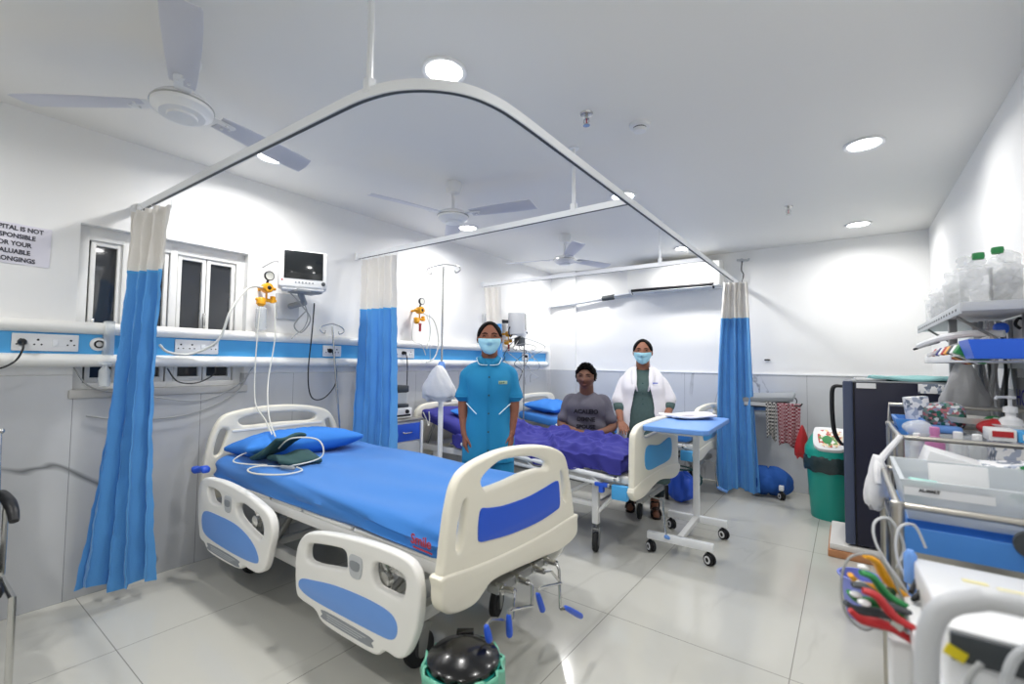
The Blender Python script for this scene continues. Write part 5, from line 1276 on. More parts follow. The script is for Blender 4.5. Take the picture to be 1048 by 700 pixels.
def tee_pt(u, z): c = (1-min(.95, abs(u/.19))**2.3)**(1/2.3); return (u, .028-(.139-.012*sm_(.22, .34, z)+.006*sm_(.2, .1, z))*c-.0035, z)
b = MB()
for s_, z, sz in (('ACALEIO', .225, .048), ('DIMNE', .160, .048), ('SPOUSE', .098, .044)):
    b = MB(); b.text(s_, sz, lambda u, v, w, z=z: tee_pt(u*1.05, z+v), .0006, bold=.002); place(pt)(b); b.build('chest_print', 'print_dark', ts)

b = MB(); rings_loft(b, [(0, .05, -.0, .19, .16), (0, .045, .045, .185, .15)])
limb(b, [(-.09, .04, .05), (-.22, -.13, .0), (-.02, -.22, -.01)], [.072, .052, .040]); limb(b, [(.09, .04, .05), (.23, -.12, .0), (.06, -.21, -.01)], [.072, .052, .040])
b.remesh(.008, 3); place(pt)(b); b.build('trousers', 'trouser_dark', pt, 180)

# ------------------------------------------------------------------ right side: fridge, bins, trolleys
fr = thing('refrigerator', 'dark navy refrigerator on a foam and wood plinth', 'refrigerator', (.24, 4.2, .09))
MB().bx(.03, .55, 3.90, 4.45, .10, 1.195, .012).build('cabinet', 'navy', fr)
MB().plate([(3.895, .105), (4.455, .105), (4.455, 1.20), (3.895, 1.20)], (), .058, .012, lambda u, v, w: (-.002+w, u, v), smooth=0).build('door', 'navy_edge', fr)
MB().bx(.028, .034, 3.90, 4.44, .11, 1.19).build('door_seal', 'black', fr)
h = MB().tube([(-.03, 4.02, 1.16), (-.085, 4.02, 1.15), (-.095, 4.02, 1.05), (-.092, 4.02, .92), (-.08, 4.02, .82), (-.05, 4.02, .76), (-.03, 4.02, .75)], [.010, .014, .014, .014, .014, .011, .010], 12, 5)
h.build('door_handle', 'black', fr)
MB().bx(.02, .55, 3.90, 4.45, 1.195, 1.205, .003).build('top_plate', 'grey_plastic', fr)
for y in (3.95, 4.4): MB().lathe([(.001, .088), (.02, .088), (.02, .105), (.001, .105)], (.08, y, 0), seg=12).lathe([(.001, .088), (.02, .088), (.02, .105), (.001, .105)], (.5, y, 0), seg=12).build('foot', 'black', fr)
MB().bx(.165, .255, 3.896, 3.9, .11, .15).build('label_plate', 'print_box', fr)
MB().bx(.045, .15, 3.895, 3.9, 1.155, 1.19).build('paper_label', 'white_plastic', fr)
tag(MB().bx(-.13, .54, 3.87, 4.47, .0, .048, .006).build('wooden_board', 'wood'), 'brown wooden board under the refrigerator', 'board')
tag(MB().bx(-.12, .53, 3.885, 4.46, .049, .088, .006).build('foam_slab', 'foam'), 'white foam slab between wooden board and refrigerator', 'slab')
tag(MB().soft((.33, 4.16, 1.222), (.42, .44, .022), .01, (24, 20, 2), lambda p: Vector((p.x+.01*math.sin(20*p.y), p.y+.012*math.sin(18*p.x), p.z+.007*math.sin(17*p.x+8*p.y)+.005*math.sin(30*p.y)))).build('folded_sheet', 'teal_cloth'), 'pale teal cloth lying on top of the refrigerator', 'cloth')
tag(MB().box((.12, 4.0, 1.215), (.17, .10, .014), (0, 0, .1), .003).build('envelope', 'white_plastic'), 'small white packet on the front corner of the refrigerator top', 'packet')
tag(MB().box((.44, 3.893, 1.165), (.16, .004, .06), (.0, 0, 0), .001).build('price_list', 'print_box'), 'small grey printed card hanging from the top of the refrigerator side', 'card')

# big teal bin with swing lid
bn = thing('swing_bin', 'large teal bin with white swing lid beside the refrigerator', 'bin', (-.13, 4.87, 0))
bx_, by_ = -.13, 4.87
MB().lathe([(.001, .0), (.148, .0), (.152, .01), (.18, .46), (.188, .48), (.19, .52), (.186, .53), (.001, .53)], (bx_, by_, 0), seg=44).build('bin_body', 'teal', bn)
MB().lathe([(.19, .40), (.196, .42), (.2, .47), (.196, .52), (.19, .535)], (bx_, by_, 0), seg=44, cap=False).warp(lambda p: Vector((p.x+.006*math.sin(40*p.y), p.y+.006*math.sin(37*p.x), p.z+(.007*math.sin(9*math.atan2(p.y-by_, p.x-bx_)) if p.z < .46 else .006*math.sin(13*math.atan2(p.y-by_, p.x-bx_)))))).build('bin_liner', 'liner', bn, 180)
dm = []
for z, r, dy in ((.53, .192, 0), (.575, .192, 0), (.60, .188, .002), (.64, .168, .020), (.68, .148, .040), (.72, .122, .058), (.745, .09, .068), (.755, .05, .07), (.757, .002, .07)):
    dm.append([Vector((bx_+r*math.cos(2*PI*k/44), by_+dy*(1 if True else 0)+r*math.sin(2*PI*k/44), z)) for k in range(44)])
MB().loft(dm).build('dome', 'teal', bn)
def slope(u, v, w):   # v 0..1 up the front slope
    return (bx_+u, by_-.192+.168*v-w*.62, .602+.148*v+w*.78)
fl = MB().plate([(-.085, .0), (-.045, -.05), (0, -.06), (.045, -.05), (.085, .0), (.115, .20), (.122, .55), (.115, .95), (.09, 1.04), (0, 1.06), (-.09, 1.04), (-.115, .95), (-.122, .55), (-.115, .20)], (), .03, .002, slope, smooth=4)
f_ = fl.build('swing_flap', 'white_plastic', bn)
MB().plate([(-.06, .12), (0, .06), (.06, .12), (.085, .45), (.08, .85), (0, .92), (-.08, .85), (-.085, .45)], (), .003, .001, lambda u, v, w: slope(u, v, .016+w), smooth=4).build('printed_sticker', 'print_sticker', f_)
MB().plate([(.035*math.cos(a), .42+.20*math.sin(a)) for a in [2*PI*k/10 for k in range(10)]], (), .003, .001, lambda u, v, w: slope(u-.02, v, .018+w), smooth=3).build('sticker_print', 'green', f_)
bagf((-.345, 4.98, .76), .12, .30, .10, 'red', 'red_cloth', 'red cloth bunched between the checked towels and the teal bin', 'cloth', seed=8)
# small pedal bin in front
pb_ = thing('pedal_bin', 'small bin with glossy black lid and green liner at the front edge of the photo', 'bin', (-1.01, 1.135, 0))
px_, py_ = -1.01, 1.135
MB().lathe([(.001, 0), (.10, 0), (.104, .01), (.116, .33), (.12, .34), (.001, .34)], (px_, py_, 0), seg=36).build('bin_body', 'teal', pb_)
MB().lathe([(.122, .342), (.128, .345), (.131, .33), (.130, .29), (.124, .26), (.127, .24)], (px_, py_, 0), seg=48, cap=False).warp(lambda p: p+Vector((.007*math.sin(17*math.atan2(p.y-py_, p.x-px_)+p.z*40), .007*math.cos(14*math.atan2(p.y-py_, p.x-px_)), .008*math.sin(11*math.atan2(p.y-py_, p.x-px_))))).build('bin_liner', 'teal_bag', pb_, 180)
MB().lathe([(.116, .345), (.116, .357), (.108, .366), (.085, .375), (.07, .384), (.04, .392), (.001, .395)], (px_, py_, 0), seg=48).box((px_-.075, py_+.092, .362), (.06, .03, .018), (0, 0, .68), .004).build('lid', 'black_gloss', pb_)
# floor basin, purple
bsn = MB().lathe([(.055, .0), (.06, .005), (.09, .20), (.1, .205), (.1, .212), (.088, .212), (.055, .012), (.001, .010)], (.035, 3.05, 0), seg=32, cap=False)
bsn.lathe([(.001, 0), (.056, 0), (.056, .004), (.001, .004)], (.035, 3.05, 0), seg=32)
tag(bsn.build('waste_basket', 'basin'), 'small lavender plastic tub on the floor in front of the refrigerator', 'tub')

# ---- steel trolleys
def trolley(t, x0, x1, y0, y1, zt, zs, rails=True, post_r=.0125):
    for x, y in ((x0, y0), (x1, y0), (x0, y1), (x1, y1)):
        MB().tube([(x, y, .06), (x, y, zt)], post_r, 14).lathe([(post_r+.002, zt-.008), (post_r+.003, zt), (post_r, zt+.008), (.001, zt+.010)], (x, y, 0), seg=14).build('post', 'steel', t)
        wheel_small(x, y, t, .4)
    for z in zs:
        MB().bx(x0, x1, y0, y1, z-.012, z, .003).bx(x0-.004, x1+.004, y0-.006, y0, z-.025, z+.006, .002).bx(x0-.004, x1+.004, y1, y1+.006, z-.025, z+.006, .002).bx(x0-.006, x0, y0, y1, z-.025, z+.006, .002).build('shelf', 'steel', t)
    if rails:
        MB().tube([(x0, y0, zt), (x1, y0, zt)], .009, 10).build('guard_rail', 'steel', t)
        MB().tube([(x0, y1, zt), (x1, y1, zt)], .009, 10).build('guard_rail', 'steel', t)
        MB().tube([(x0, y0, zt), (x0-.004, (y0+y1)/2, zt+.004), (x0, y1, zt)], .009, 10).build('guard_rail', 'steel', t)
        MB().tube([(x1, y0, zt), (x1, y1, zt)], .009, 10).build('guard_rail', 'steel', t)
tA = thing('dressing_trolley', 'nearer steel trolley with blue lining and guard rails at the right edge', 'trolley', (.34, 1.85, 0))
trolley(tA, .098, .555, 1.56, 2.10, .945, (.845, .50, .20), True, .0145)
MB().bx(.108, .548, 1.57, 2.09, .846, .852, .002).bx(.108, .548, 1.552, 1.558, .835, .895).build('tray_lining', 'tub_blue', tA)
MB().lathe([(.001, 0), (.03, 0), (.03, .012), (.02, .018), (.001, .018)], (.33, 1.545, .90), 'Y', 24).build('lock_knob', 'dark_grey', tA)
tB = thing('medicine_trolley', 'farther steel trolley crowded with bottles and boxes beside the refrigerator', 'trolley', (.34, 2.5, 0))
trolley(tB, .150, .570, 2.20, 2.72, 1.045, (.93, .55, .22))
MB().tube([(.150, 2.72, 1.04), (.150, 2.72, 1.13), (.57, 2.72, 1.13), (.57, 2.72, 1.04)], .009, 10).build('back_rail', 'steel', tB)
MB().tube([(.150, 2.46, .93), (.150, 2.46, 1.045)], .011, 10).build('rail_stay', 'steel', tB)

# translucent tub on trolley A
tub = thing('storage_tub', 'wide frosted plastic tub with blue base full of packets on the nearer trolley', 'tub', (.33, 1.84, .853))
def shell(x0, x1, y0, y1, z0, z1, fl=.02, th=.004):
    a = MB(); 
    def rect(o, z, g): return [Vector((x0-o*fl-g, y0-o*fl-g, z)), Vector((x1+o*fl+g, y0-o*fl-g, z)), Vector((x1+o*fl+g, y1+o*fl+g, z)), Vector((x0-o*fl-g, y1+o*fl+g, z))]
    a.loft([rect(0, z0+th, -th), rect(1, z1, -th), rect(1, z1, .006), rect(1, z1-.012, .004), rect(0, z0, 0)], cap=False)
    a.loft([rect(0, z0, -.0001), rect(0, z0+th, -th-.0001)])
    return a
shell(.125, .53, 1.62, 1.96, .886, 1.005, .012).build('tub_body', 'frosted', tub)
shell(.128, .527, 1.623, 1.957, .853, .90, .002).build('blue_base', 'tub_blue', tub)
# packets in the tub
tag(MB().box((.165, 1.72, .955), (.065, .04, .06), (.2, .1, .3), .003).build('glove_packet', 'teal_print'), 'white and teal packet standing at the left of the frosted tub', 'packet')
tag(MB().box((.255, 1.86, .955), (.13, .012, .12), (-.12, 0, .15), .002).build('paper_packet', 'white_plastic'), 'plain white paper packet standing in the frosted tub', 'packet')
bx1 = tag(MB().box((.27, 2.02, .985), (.16, .09, .07), (.1, .28, .1), .003).build('medicine_carton', 'white_plastic'), 'white carton with blue logo tilted behind the frosted tub', 'carton')
MB().box((.262, 1.975, .995), (.06, .003, .024), (.1, .28, .1)).build('blue_logo', 'panel_blue', bx1)
bx2 = tag(MB().box((.41, 2.02, .985), (.20, .08, .06), (.1, -.12, -.1), .003).build('glove_carton', 'print_box'), 'grey printed carton with green and blue stripes behind the frosted tub', 'carton')
MB().box((.42, 1.977, .99), (.012, .003, .055), (.1, -.5, -.1)).build('green_stripe', 'green', bx2); MB().box((.45, 1.974, .99), (.02, .003, .055), (.1, -.5, -.1)).build('purple_stripe', 'purple', bx2)
def pouch(c, d_, rot, m_, name, lbl, cat='pouch', grp=None, sd=2):
    r_ = random.Random(sd); a1, a2 = r_.uniform(0, 6), r_.uniform(0, 6)
    o = MB().soft(c, d_, min(d_)*.45, (18, 14, 6), lambda p: Vector((p.x+.004*math.sin(60*p.y+a1), p.y+.004*math.sin(50*p.x+a2), p.z*(1-.5*(abs(p.x)/(d_[0]/2))**3)+.004*math.sin(70*p.x+40*p.y))), rot).build(name, m_, None, 80)
    return tag(o, lbl, cat, grp)
p_ = pouch((.33, 1.72, .94), (.15, .10, .07), (.3, .1, .2), 'clear_bag', 'plastic_pouch', 'clear crumpled pouch with green mark at the middle of the frosted tub')
MB().box((.345, 1.69, .975), (.045, .012, .012), (0, .2, .3), .004).build('green_clip', 'green', p_)
pouch((.45, 1.72, .94), (.17, .12, .07), (.2, -.1, .4), 'clear_bag', 'plastic_pouch', 'clear crumpled pouch at the right end of the frosted tub', sd=5)
pouch((.21, 1.74, .925), (.13, .09, .06), (.1, .1, .2), 'bag_white', 'gauze_pouch', 'white soft pouch at the front left of the frosted tub', sd=7)
kb = bagf((.080, 2.07, .99), .085, .18, .07, 'bag_white', 'knotted_bag', 'white knotted plastic bag hanging on the trolley corner', ang=.5, seed=12)
MB().tube([(.078, 2.02, .90), (.078, 2.05, .955), (.10, 2.10, .99), (.15, 2.175, 1.05)], [.010, .014, .011, .009], 8, 4).build('twisted_strap', 'bag_white', kb)
lt = tag(MB().box((.20, 1.606, .98), (.17, .002, .03), (.0, .0, 0)).build('tub_label', 'frosted_label'), 'narrow white label strip on the front of the frosted tub', 'label')
MB().text('AL-MALT', .010, lambda u, v, w: (.165+u, 1.604-w, .98+v), .0003, bold=.0008).build('label_lettering', 'black', lt)
tag(MB().soft((.22, 1.86, .56), (.2, .3, .1), .03, (10, 10, 6)).build('linen_bundle', 'tub_blue'), 'blue wrapped bundle on the middle shelf of the nearer trolley', 'bundle')
tag(MB().box((.40, 1.80, .555), (.16, .24, .10), (0, 0, .1), .005).build('supply_carton', 'print_box'), 'printed carton on the middle shelf of the nearer trolley', 'carton')
# ---- bottles and boxes on trolley B
def bottle(x, y, z, r, h, m_, lbl, cap='white_plastic', grp='small bottles on the farther trolley'):
    t = thing('bottle', lbl, 'bottle', (x, y, z), 0, grp)
    MB().lathe([(.001, 0), (r*.94, 0), (r, .004), (r, h*.62), (r*.9, h*.70), (r*.45, h*.80), (r*.42, h*.84), (.001, h*.85)], (x, y, z), seg=22).build('bottle_body', m_, t)
    MB().lathe([(.001, h*.84), (r*.52, h*.84), (r*.52, h), (r*.4, h*1.02), (.001, h*1.02)], (x, y, z), seg=18).build('bottle_cap', cap, t)
bottle(.205, 2.30, .931, .022, .12, 'clear', 'clear bottle leftmost in the front row of the farther trolley')
bottle(.252, 2.27, .931, .028, .15, 'pink', 'pink bottle standing in the front row of the farther trolley', 'pink')
bottle(.312, 2.26, .931, .026, .14, 'clear', 'clear bottle just right of the pink bottle')
bottle(.362, 2.27, .931, .026, .135, 'clear', 'second clear bottle to the right of the pink bottle')
bottle(.195, 2.37, .931, .022, .13, 'clear', 'clear bottle behind the leftmost bottle of the farther trolley', 'panel_light_blue')
cb = tag(MB().bx(.40, .55, 2.24, 2.36, .931, 1.05, .003).build('carton', 'print_box'), 'white carton with grey print low at the right of the farther trolley', 'carton')
cr = tag(MB().bx(.388, .455, 2.25, 2.34, 1.052, 1.092, .002).build('red_carton', 'white_plastic'), 'small white carton with red label on the farther trolley', 'carton')
MB().bx(.396, .447, 2.248, 2.25, 1.066, 1.086).build('red_label', 'red', cr)
for i in range(3):
    x = .458+i*.040
    c_ = tag(MB().bx(x, x+.037, 2.25, 2.34, 1.052, 1.088, .002).build('blue_carton', 'sky_blue'), ['blue and white carton leftmost of the three in a row', 'blue and white carton in the middle of the three', 'blue and white carton rightmost of the three'][i], 'carton', 'three small blue cartons')
    MB().bx(x+.010, x+.027, 2.248, 2.25, 1.06, 1.08, .0).build('white_square', 'white_plastic', c_)
for i, (z, x0, x1) in enumerate(((.94, .165, .24), (1.0, .165, .25), (1.045, .165, .235))):
    s_ = shell(x0, x1, 2.46, 2.66, z, z+.045, .006); o = s_.build('blue_tray', 'tub_blue'); tag(o, ['blue plastic tray lowest of the stack of three', 'blue plastic tray in the middle of the stack', 'blue plastic tray on top of the stack of three'][i], 'tray', 'blue trays on the farther trolley')
pouch((.215, 2.38, 1.065), (.09, .07, .05), (.2, 0, .3), 'clear_bag', 'plastic_pouch', 'clear crumpled pouch high at the left of the farther trolley', sd=21)
bt = shell(.24, .37, 2.46, 2.62, .935, 1.04, .008).build('clear_box', 'frosted'); tag(bt, 'clear plastic box behind the pink bottle', 'box')
bk = tag(MB().box((.235, 2.60, 1.125), (.075, .05, .10), (0, -.12, .2), .003).build('tablet_carton', 'print_box'), 'upright printed carton at the left back of the farther trolley', 'carton')
tag(MB().soft((.315, 2.60, 1.10), (.13, .11, .11), .04, (16, 16, 12), lambda p: p*(1+.06*math.sin(40*p.x+30*p.y))).build('printed_bundle', 'print_cloth', None, 80), 'bundle of dark printed packets beside the upright carton', 'bundle')
tag(MB().soft((.31, 2.57, 1.05), (.11, .10, .03), .01, (8, 8, 3)).build('blue_pouch', 'panel_light_blue'), 'pale blue pouch under the bundle of printed packets', 'pouch')
tag(MB().lathe([(.001, 0), (.07, .008), (.085, .03), (.08, .03), (.06, .014), (.001, .008)], (.395, 2.58, 1.075), seg=28).build('dish', 'tube_clear'), 'shallow pale dish in front of the hanging grey bag', 'dish')
pouch((.44, 2.50, 1.075), (.09, .07, .05), (.2, 0, .3), 'red', 'red_packet', 'crumpled red packet beside the pump bottle', 'packet', sd=31)
pouch((.47, 2.62, 1.09), (.05, .05, .03), (.2, 0, .3), 'green', 'green_packet', 'small green packet behind the red packet', 'packet', sd=33)
pbt = thing('pump_bottle', 'white hand sanitiser pump bottle standing in a clear tub', 'pump bottle', (.49, 2.50, .935))
MB().lathe([(.001, 0), (.034, 0), (.036, .01), (.036, .15), (.03, .17), (.014, .18), (.014, .195), (.001, .195)], (.49, 2.50, .94), seg=22).build('bottle_body', 'white_plastic', pbt)
MB().lathe([(.001, .195), (.02, .195), (.02, .215), (.006, .22), (.006, .245), (.016, .247), (.016, .256), (.001, .258)], (.49, 2.50, .94), seg=18).tube([(.49, 2.50, 1.192), (.45, 2.47, 1.192), (.445, 2.466, 1.185)], .005, 8).build('pump_head', 'white_plastic', pbt)
ct = MB().lathe([(.052, 0), (.058, .15), (.062, .152), (.062, .157), (.054, .157), (.048, .004), (.001, .004)], (.49, 2.50, .934), seg=28, cap=False).build('clear_tub', 'clear'); tag(ct, 'clear round tub around the pump bottle', 'tub')
hose([(.14, 2.08, .60), (.06, 2.0, .52), (.10, 1.9, .48), (.2, 1.93, .47)], 'grey lead bunched beside the nearer trolley post', .004, 'cable_grey', 'lead', 'cable')

# ---- shelf on the right wall
sh = thing('wall_shelf', 'white metal wall shelf with perforated edge holding clear jars', 'shelf', (.52, 3.3, 1.52))
MB().bx(.385, .615, 2.62, 4.05, 1.535, 1.545, .002).bx(.380, .386, 2.62, 4.05, 1.525, 1.572, .001).bx(.385, .615, 2.616, 2.622, 1.535, 1.572, .001).build('shelf_board', 'light_grey', sh)
for k in range(18): MB().bx(.3788, .3805, 2.70+k*.075, 2.725+k*.075, 1.542, 1.552).build('edge_slot', 'dark_grey', sh)
for y in (2.85, 3.75): MB().tube([(.40, y, 1.53), (.612, y, 1.36)], .006, 8).bx(.604, .612, y-.012, y+.012, 1.33, 1.56, .001).build('shelf_bracket', 'grey_metal', sh)
def jar(x, y, r, h, lbl, grp):
    t = thing('clear_jar', lbl, 'jar', (x, y, 1.546), 0, grp)
    MB().lathe([(.001, .0), (r*.92, .0), (r*.95, .006), (r, h), (r*1.04, h), (r*1.04, h+.006), (r*.96, h+.006), (r*.90, .01), (.001, .008)], (x, y, 1.546), seg=30, cap=False).build('jar_body', 'jar_clear', t)
    rr = random.Random(int(x*1000+y*77)); 
    for k in range(4):
        o = MB().soft((x+rr.uniform(-.3, .3)*r, y+rr.uniform(-.3, .3)*r, 1.556+h*(.35+.28*k)), (r*1.25, r*1.15, h*.3), h*.1, (10, 10, 6), lambda p, s=rr.uniform(0, 6): p*(1+.16*math.sin(90*p.x+s)+.16*math.sin(110*p.y+75*p.z+s)+.08*math.sin(190*p.z-150*p.x)), (rr.uniform(-.6, .6), rr.uniform(-.6, .6), rr.uniform(0, 3))).build('packed_tubing', 'crinkle', t, 30)
    return t
j = jar(.44, 2.70, .052, .165, 'nearest clear jar of wrapped tubing, at the shelf corner', 'clear jars in front on the shelf')
j2 = jar(.53, 2.70, .05, .165, 'clear jar of wrapped tubing with green caps, second on the shelf', 'clear jars in front on the shelf')
jar(.555, 2.82, .05, .165, 'clear jar of wrapped tubing against the wall, third on the shelf', 'clear jars in front on the shelf')
jar(.43, 3.05, .048, .155, 'clear jar of wrapped tubing behind the nearest jar', 'clear jars in front on the shelf')
for i, y in enumerate((3.32, 3.50, 3.68)): jar(.43, y, .048, .15, ['clear jar in the far group, nearest of three', 'clear jar in the far group, middle of three', 'clear jar in the far group, farthest of three'][i], 'clear jars far along the shelf')
for (x, y, z), l in (((.445, 2.66, 1.765), 'lower green stopper poking out of the wrapped tubing'), ((.505, 2.68, 1.785), 'upper green stopper poking out of the wrapped tubing')):
    tag(MB().lathe([(.001, -.014), (.018, -.014), (.020, .0), (.018, .012), (.001, .014)], (x, y, z), seg=18, rot=None).build('stopper', 'green'), l, 'stopper', 'green stoppers among the jars')
# tray rail under the shelf: colour coded holders and blue bin
tr = tag(shell(.375, .60, 2.35, 2.50, 1.335, 1.405, .012).build('blue_bin', 'tray_blue'), 'bright blue open bin under the wall shelf', 'bin')
rk = thing('clip_rack', 'narrow white wall rack holding coloured wrapped packets', 'rack', (.5, 2.9, 1.33))
MB().bx(.335, .60, 2.52, 3.25, 1.322, 1.330, .002).bx(.33, .336, 2.52, 3.25, 1.322, 1.352, .001).build('rack_tray', 'white_plastic', rk)
MB().bx(.598, .612, 2.5, 3.27, 1.30, 1.40, .002).build('rack_back', 'light_grey', rk)
cols_ = [('green', 'dark green'), ('white_plastic', 'white'), ('black', 'black'), ('yellow', 'yellow'), ('red', 'red'), ('white_plastic', 'white'), ('purple', 'purple'), ('white_plastic', 'white'), ('red', 'red')]
ordn = ['nearest', 'second', 'third', 'fourth', 'fifth', 'sixth', 'seventh', 'eighth', 'farthest']
for i, (m_, nm) in enumerate(cols_):
    y = 2.56+i*.075
    q = tag(MB().box((.40, y, 1.355), (.10, .045, .040), (.0, .5, .1), .004).build('suture_packet', m_), '%s packet, %s in the row on the clip rack' % (nm, ordn[i]), 'packet', 'coloured packets on the clip rack')
    MB().box((.362, y, 1.352), (.004, .034, .014), (0, .5, .1)).build('packet_label', 'light_grey', q)
# wrapped instruments lying above
hose([(.30, 3.15, 1.41), (.36, 3.0, 1.44), (.45, 2.9, 1.455), (.55, 2.85, 1.45)], 'white wrapped instrument lying crosswise under the shelf', .016, 'bag_white', 'wrapped_instrument', 'instrument')
hose([(.285, 3.2, 1.395), (.32, 3.1, 1.41), (.36, 3.02, 1.425)], 'dark tip of an instrument sticking out under the shelf', .006, 'black', 'instrument_tip', 'instrument')
hose([(.33, 3.1, 1.36), (.40, 2.95, 1.40), (.50, 2.8, 1.43)], 'pale wrapped catheter below the white instrument', .010, 'clear_bag', 'wrapped_catheter', 'catheter')
# hanging tube bundle and bags on the wall
rt = random.Random(5)
tb = thing('tube_bundle', 'grey bundle of hanging wrapped tubes on the right wall', 'tube bundle', (.55, 3.1, 1.5), 0)
for k in range(14):
    x = .50+.008*k+rt.uniform(-.004, .004); y = 3.05+rt.uniform(-.06, .06)
    MB().tube([(x-.01, y, 1.52), (x+rt.uniform(-.02, .02), y+.01, 1.35), (x+rt.uniform(-.02, .02), y, 1.15), (x+rt.uniform(-.015, .015), y, .98)], rt.choice([.006, .008, .01]), 8, 5).build('wrapped_tube', rt.choice(['bag_grey', 'clear_bag', 'grey_plastic', 'bag_grey']), tb)
hose([(.565, 3.0, 1.50), (.575, 2.98, 1.3), (.57, 2.98, 1.1), (.565, 2.99, .96)], 'black cable hanging in front of the grey tube bundle', .006, 'cable_black')
tag(MB().soft((.545, 2.88, 1.475), (.05, .05, .05), .02, (8, 8, 8)).build('blue_stopper', 'tray_blue'), 'dark blue stopper hanging under the shelf near the wall', 'stopper')
tag(MB().tube([(.61, 2.86, 1.51), (.595, 2.86, 1.515), (.585, 2.86, 1.49), (.60, 2.86, 1.47)], .006, 8, 4).build('wall_hook', 'black'), 'small black hook on the right wall under the shelf', 'hook')
tag(MB().bx(.402, .432, 3.06, 3.09, 1.18, 1.535, .003).build('rack_upright', 'grey_metal'), 'grey upright post below the wall shelf', 'upright')
bagf((.43, 2.93, 1.345), .17, .29, .12, 'bag_grey', 'polythene_bag', 'big translucent grey bag hanging below the coloured packets', ang=.2, seed=14)
nt = tag(MB().box((.612, 2.88, 1.16), (.003, .34, .20), (0, 0, 0)).build('wall_paper_sheet', 'paper_grey'), 'grey paper sheet with purple handwriting on the right wall', 'sign')
MB().text('HO', .10, lambda u, v, w: (.609-w, 2.93-u, 1.17+v), .0004).build('handwriting', 'purple', nt)

# ---- foreground: recorder cart with limb clamps
ec = thing('ecg_cart', 'white cart with thick tubular handle carrying a white recorder, bottom right corner', 'medical cart', (.33, 1.15, 0))
MB().tube([(.080, .85, .80), (.080, .85, .90), (.084, .85, .945), (.098, .85, .978), (.125, .85, .996), (.16, .85, 1.004), (.30, .85, 1.000), (.42, .85, .99), (.45, .85, .95), (.452, .85, .80)], .0135, 20, 6).build('handle', 'handle_grey', ec)
MB().bx(.085, .45, .87, 1.30, .785, .82, .012).build('cart_top', 'white_plastic', ec)
MB().bx(.085, .45, .855, .90, .74, .79, .01).build('front_lip', 'white_plastic', ec)
MB().plate([(.07, .78), (.07, .08), (.11, .08), (.12, .70), (.15, .78)], (), .05, .008, lambda u, v, w: (u-.015, 1.19+w, v), smooth=0).build('side_column', 'white_plastic', ec)
MB().bx(.12, .42, .95, 1.28, .09, .14, .01).bx(.2, .34, 1.05, 1.2, .1, .79, .01).build('column', 'light_grey', ec)
for x, y in ((.075, 1.19), (.42, .95), (.42, 1.28)): wheel_small(x, y, ec, .2, .045)
c_ = bpy.data.objects.new('caster', None)
rc = thing('ecg_recorder', 'white electrocardiograph recorder with dark front panel on the corner cart', 'recorder', (.28, 1.16, .822))
MB().plate([(.95, .822), (.95, .915), (.965, .920), (1.37, .876), (1.385, .86), (1.385, .822)], (), .38, .008, lambda u, v, w: (.30+w, u, v), smooth=0).build('case', 'white_plastic', rc)
MB().box((.30, .944, .893), (.37, .010, .040), (-.0, 0, 0), .003).build('front_panel', 'dark_grey', rc)
MB().box((.120, .938, .885), (.024, .004, .016), (0, .4, 0), .001).build('warning_sticker', 'yellow_sticker', rc)
a = MB()
for k in range(3): a.box((.20+k*.016, 1.12, .9045), (.010, .022, .0008), (-.108, 0, .35))
a.build('printed_mark', 'dark_grey', rc)
for (x, y, m_) in ((.19, 1.25, 'label_yellow'), (.235, 1.235, 'label_yellow'), (.27, 1.22, 'label_orange')): MB().box((x, y, .921-(y-.965)*.1086), (.035, .018, .0015), (-.108, 0, 0)).build('key_label', m_, rc)
hose([(.145, .93, .885), (.13, .92, .86), (.135, .915, .83), (.175, .91, .815), (.21, .91, .83), (.225, .92, .87)], 'grey cord looping across the front of the corner recorder', .004, 'cable_grey', 'cord', 'cable')
hose([(.20, .93, .93), (.175, .915, .91), (.165, .91, .87), (.175, .912, .84), (.20, .915, .835)], 'thicker pale cord coiled at the front of the corner recorder', .006, 'light_grey', 'cord', 'cable')
def clamp(base, tip, m_, lbl, op=.30):
    """limb electrode clamp: two jaws joined by a spring, shown as the photo's coloured pegs"""
    B = Vector(base); T = Vector(tip); d = (T-B); L = d.length; d.normalize(); up = Vector((0, 0, 1)); n = (up-d*up.dot(d)).normalized()
    t = thing('limb_clamp', lbl, 'clamp', B, 0, 'coloured limb clamps of the recorder')
    for s in (-1, 1):
        pts = [B+n*s*.012, B+d*L*.35+n*s*.010, B+d*L*.55+n*s*.016, B+d*L*.8+n*s*(.020+op*L*.25), T+n*s*(.012+op*L*.35)]
        MB().tube(pts, [.009, .012, .014, .012, .008], 10, 4, round_ends=False, flat=.6).build('jaw', m_, t)
    MB().lathe([(.001, -.008), (.010, -.008), (.010, .008), (.001, .008)], B+d*L*.35, 'Y', 12).build('spring', 'chrome', t)
    MB().sphere(T+n*.004-d*.012, (.011, .011, .005), 12).build('electrode_plate', 'white_plastic', t)
clamp((.095, 1.31, .795), (.010, 1.25, .875), 'yellow', 'yellow limb clamp at the top of the bunch')
clamp((.090, 1.25, .80), (.004, 1.21, .852), 'green', 'green limb clamp below the yellow one')
clamp((.088, 1.21, .805), (-.006, 1.18, .838), 'dark_grey', 'grey limb clamp in the middle of the bunch', .2)
clamp((.098, 1.15, .80), (.006, 1.13, .848), 'red', 'red limb clamp at the bottom of the bunch')
hose([(.09, 1.28, .80), (.05, 1.24, .90), (0, 1.22, .90), (-.018, 1.21, .85), (-.012, 1.2, .79), (.02, 1.2, .765), (.05, 1.22, .79)], 'thin grey lead making a big loop left of the coloured clamps', .0025, 'cable_grey', 'lead', 'cable')
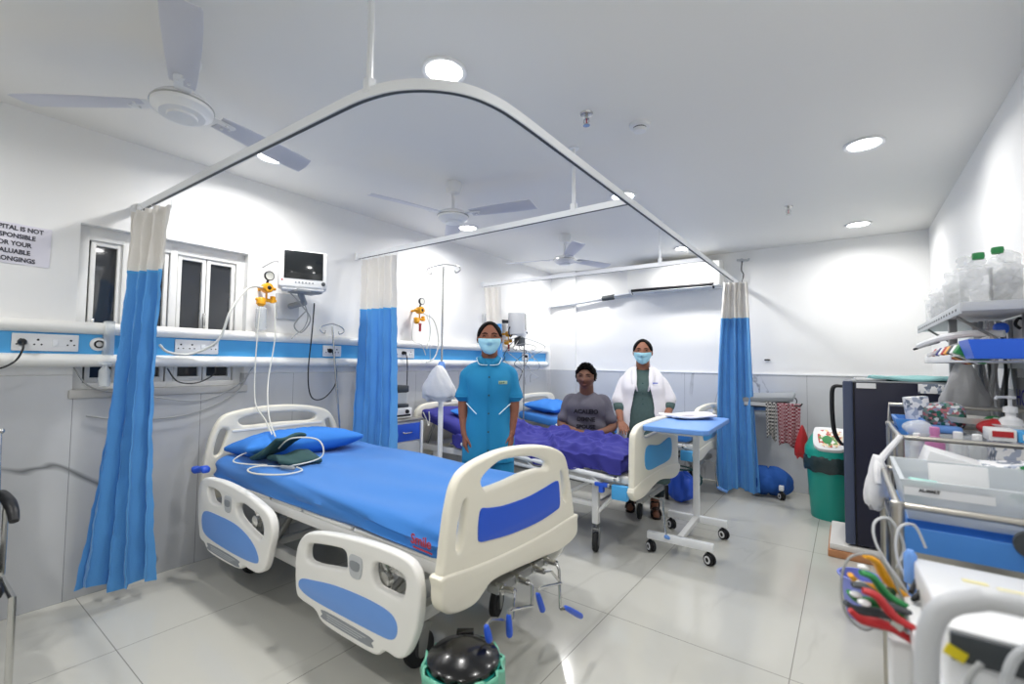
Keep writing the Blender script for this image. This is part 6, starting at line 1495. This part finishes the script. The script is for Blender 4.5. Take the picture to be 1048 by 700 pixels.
hose([(.10, 1.36, .80), (.05, 1.38, .88), (.045, 1.4, .93), (.075, 1.42, .94), (.10, 1.43, .88), (.085, 1.42, .83)], 'pale lead looping above the coloured clamps', .003, 'light_grey', 'lead', 'cable')
hose([(.11, 1.38, .80), (.085, 1.40, .86), (.09, 1.42, .92), (.12, 1.44, .93), (.14, 1.45, .88)], 'pale lead looping beside the trolley post', .003, 'light_grey', 'lead', 'cable')
tag(MB().lathe([(.001, 0), (.012, 0), (.012, .06), (.006, .07), (.001, .07)], (.105, 1.36, .825), seg=14).build('gel_tube', 'panel_light_blue'), 'small blue tube standing among the leads', 'tube')
hose([(.10, 1.30, .825), (.115, 1.34, .84), (.12, 1.28, .85), (.10, 1.25, .83), (.13, 1.31, .835)], 'black tangle of leads between the clamps and the recorder', .005, 'cable_black', 'lead', 'cable')

# ---- black chair cut by the left edge
ch = thing('waiting_chair', 'black chair with chrome frame cut off by the left edge of the photo', 'chair', (-2.7, .05, 0))
MB().loft([[Vector((-2.92+.10*v+.012, y, .52+.45*v)) for y in (-.18, .05, .285)]+[Vector((-2.92+.10*v-.012-.012, y, .52+.45*v)) for y in (.285, .05, -.18)] for v in (0, .25, .5, .75, 1)][::1]).warp(lambda p: Vector((-2.92-(p.x+2.92) if False else p.x-.10*((p.z-.52)/.45)*1.6, p.y, p.z))).build('backrest', 'black', ch)
MB().box((-2.66, .05, .46), (.46, .47, .05), None, .02).build('seat', 'black', ch)
for y in (-.20, .305):
    MB().tube([(-3.02, y, .97), (-2.90, y, .50), (-2.86, y, .40), (-2.98, y, .02)], .011, 10).tube([(-2.86, y, .42), (-2.44, y, .43), (-2.42, y, .02)], .011, 10).build('side_frame', 'chrome', ch)
    MB().tube([(-2.95, y, .71), (-2.80, y, .735), (-2.62, y, .735), (-2.54, y, .72), (-2.50, y, .69)], [.012, .018, .020, .018, .014], 12, 4).build('armrest', 'black', ch)
    MB().tube([(-2.70, y, .72), (-2.70, y, .44)], .009, 8).build('arm_support', 'chrome', ch)
MB().tube([(-3.02, -.2, .97), (-3.02, .305, .97)], .012, 10).sphere((-3.02, .312, .97), .014, 10).build('top_rail', 'chrome', ch)
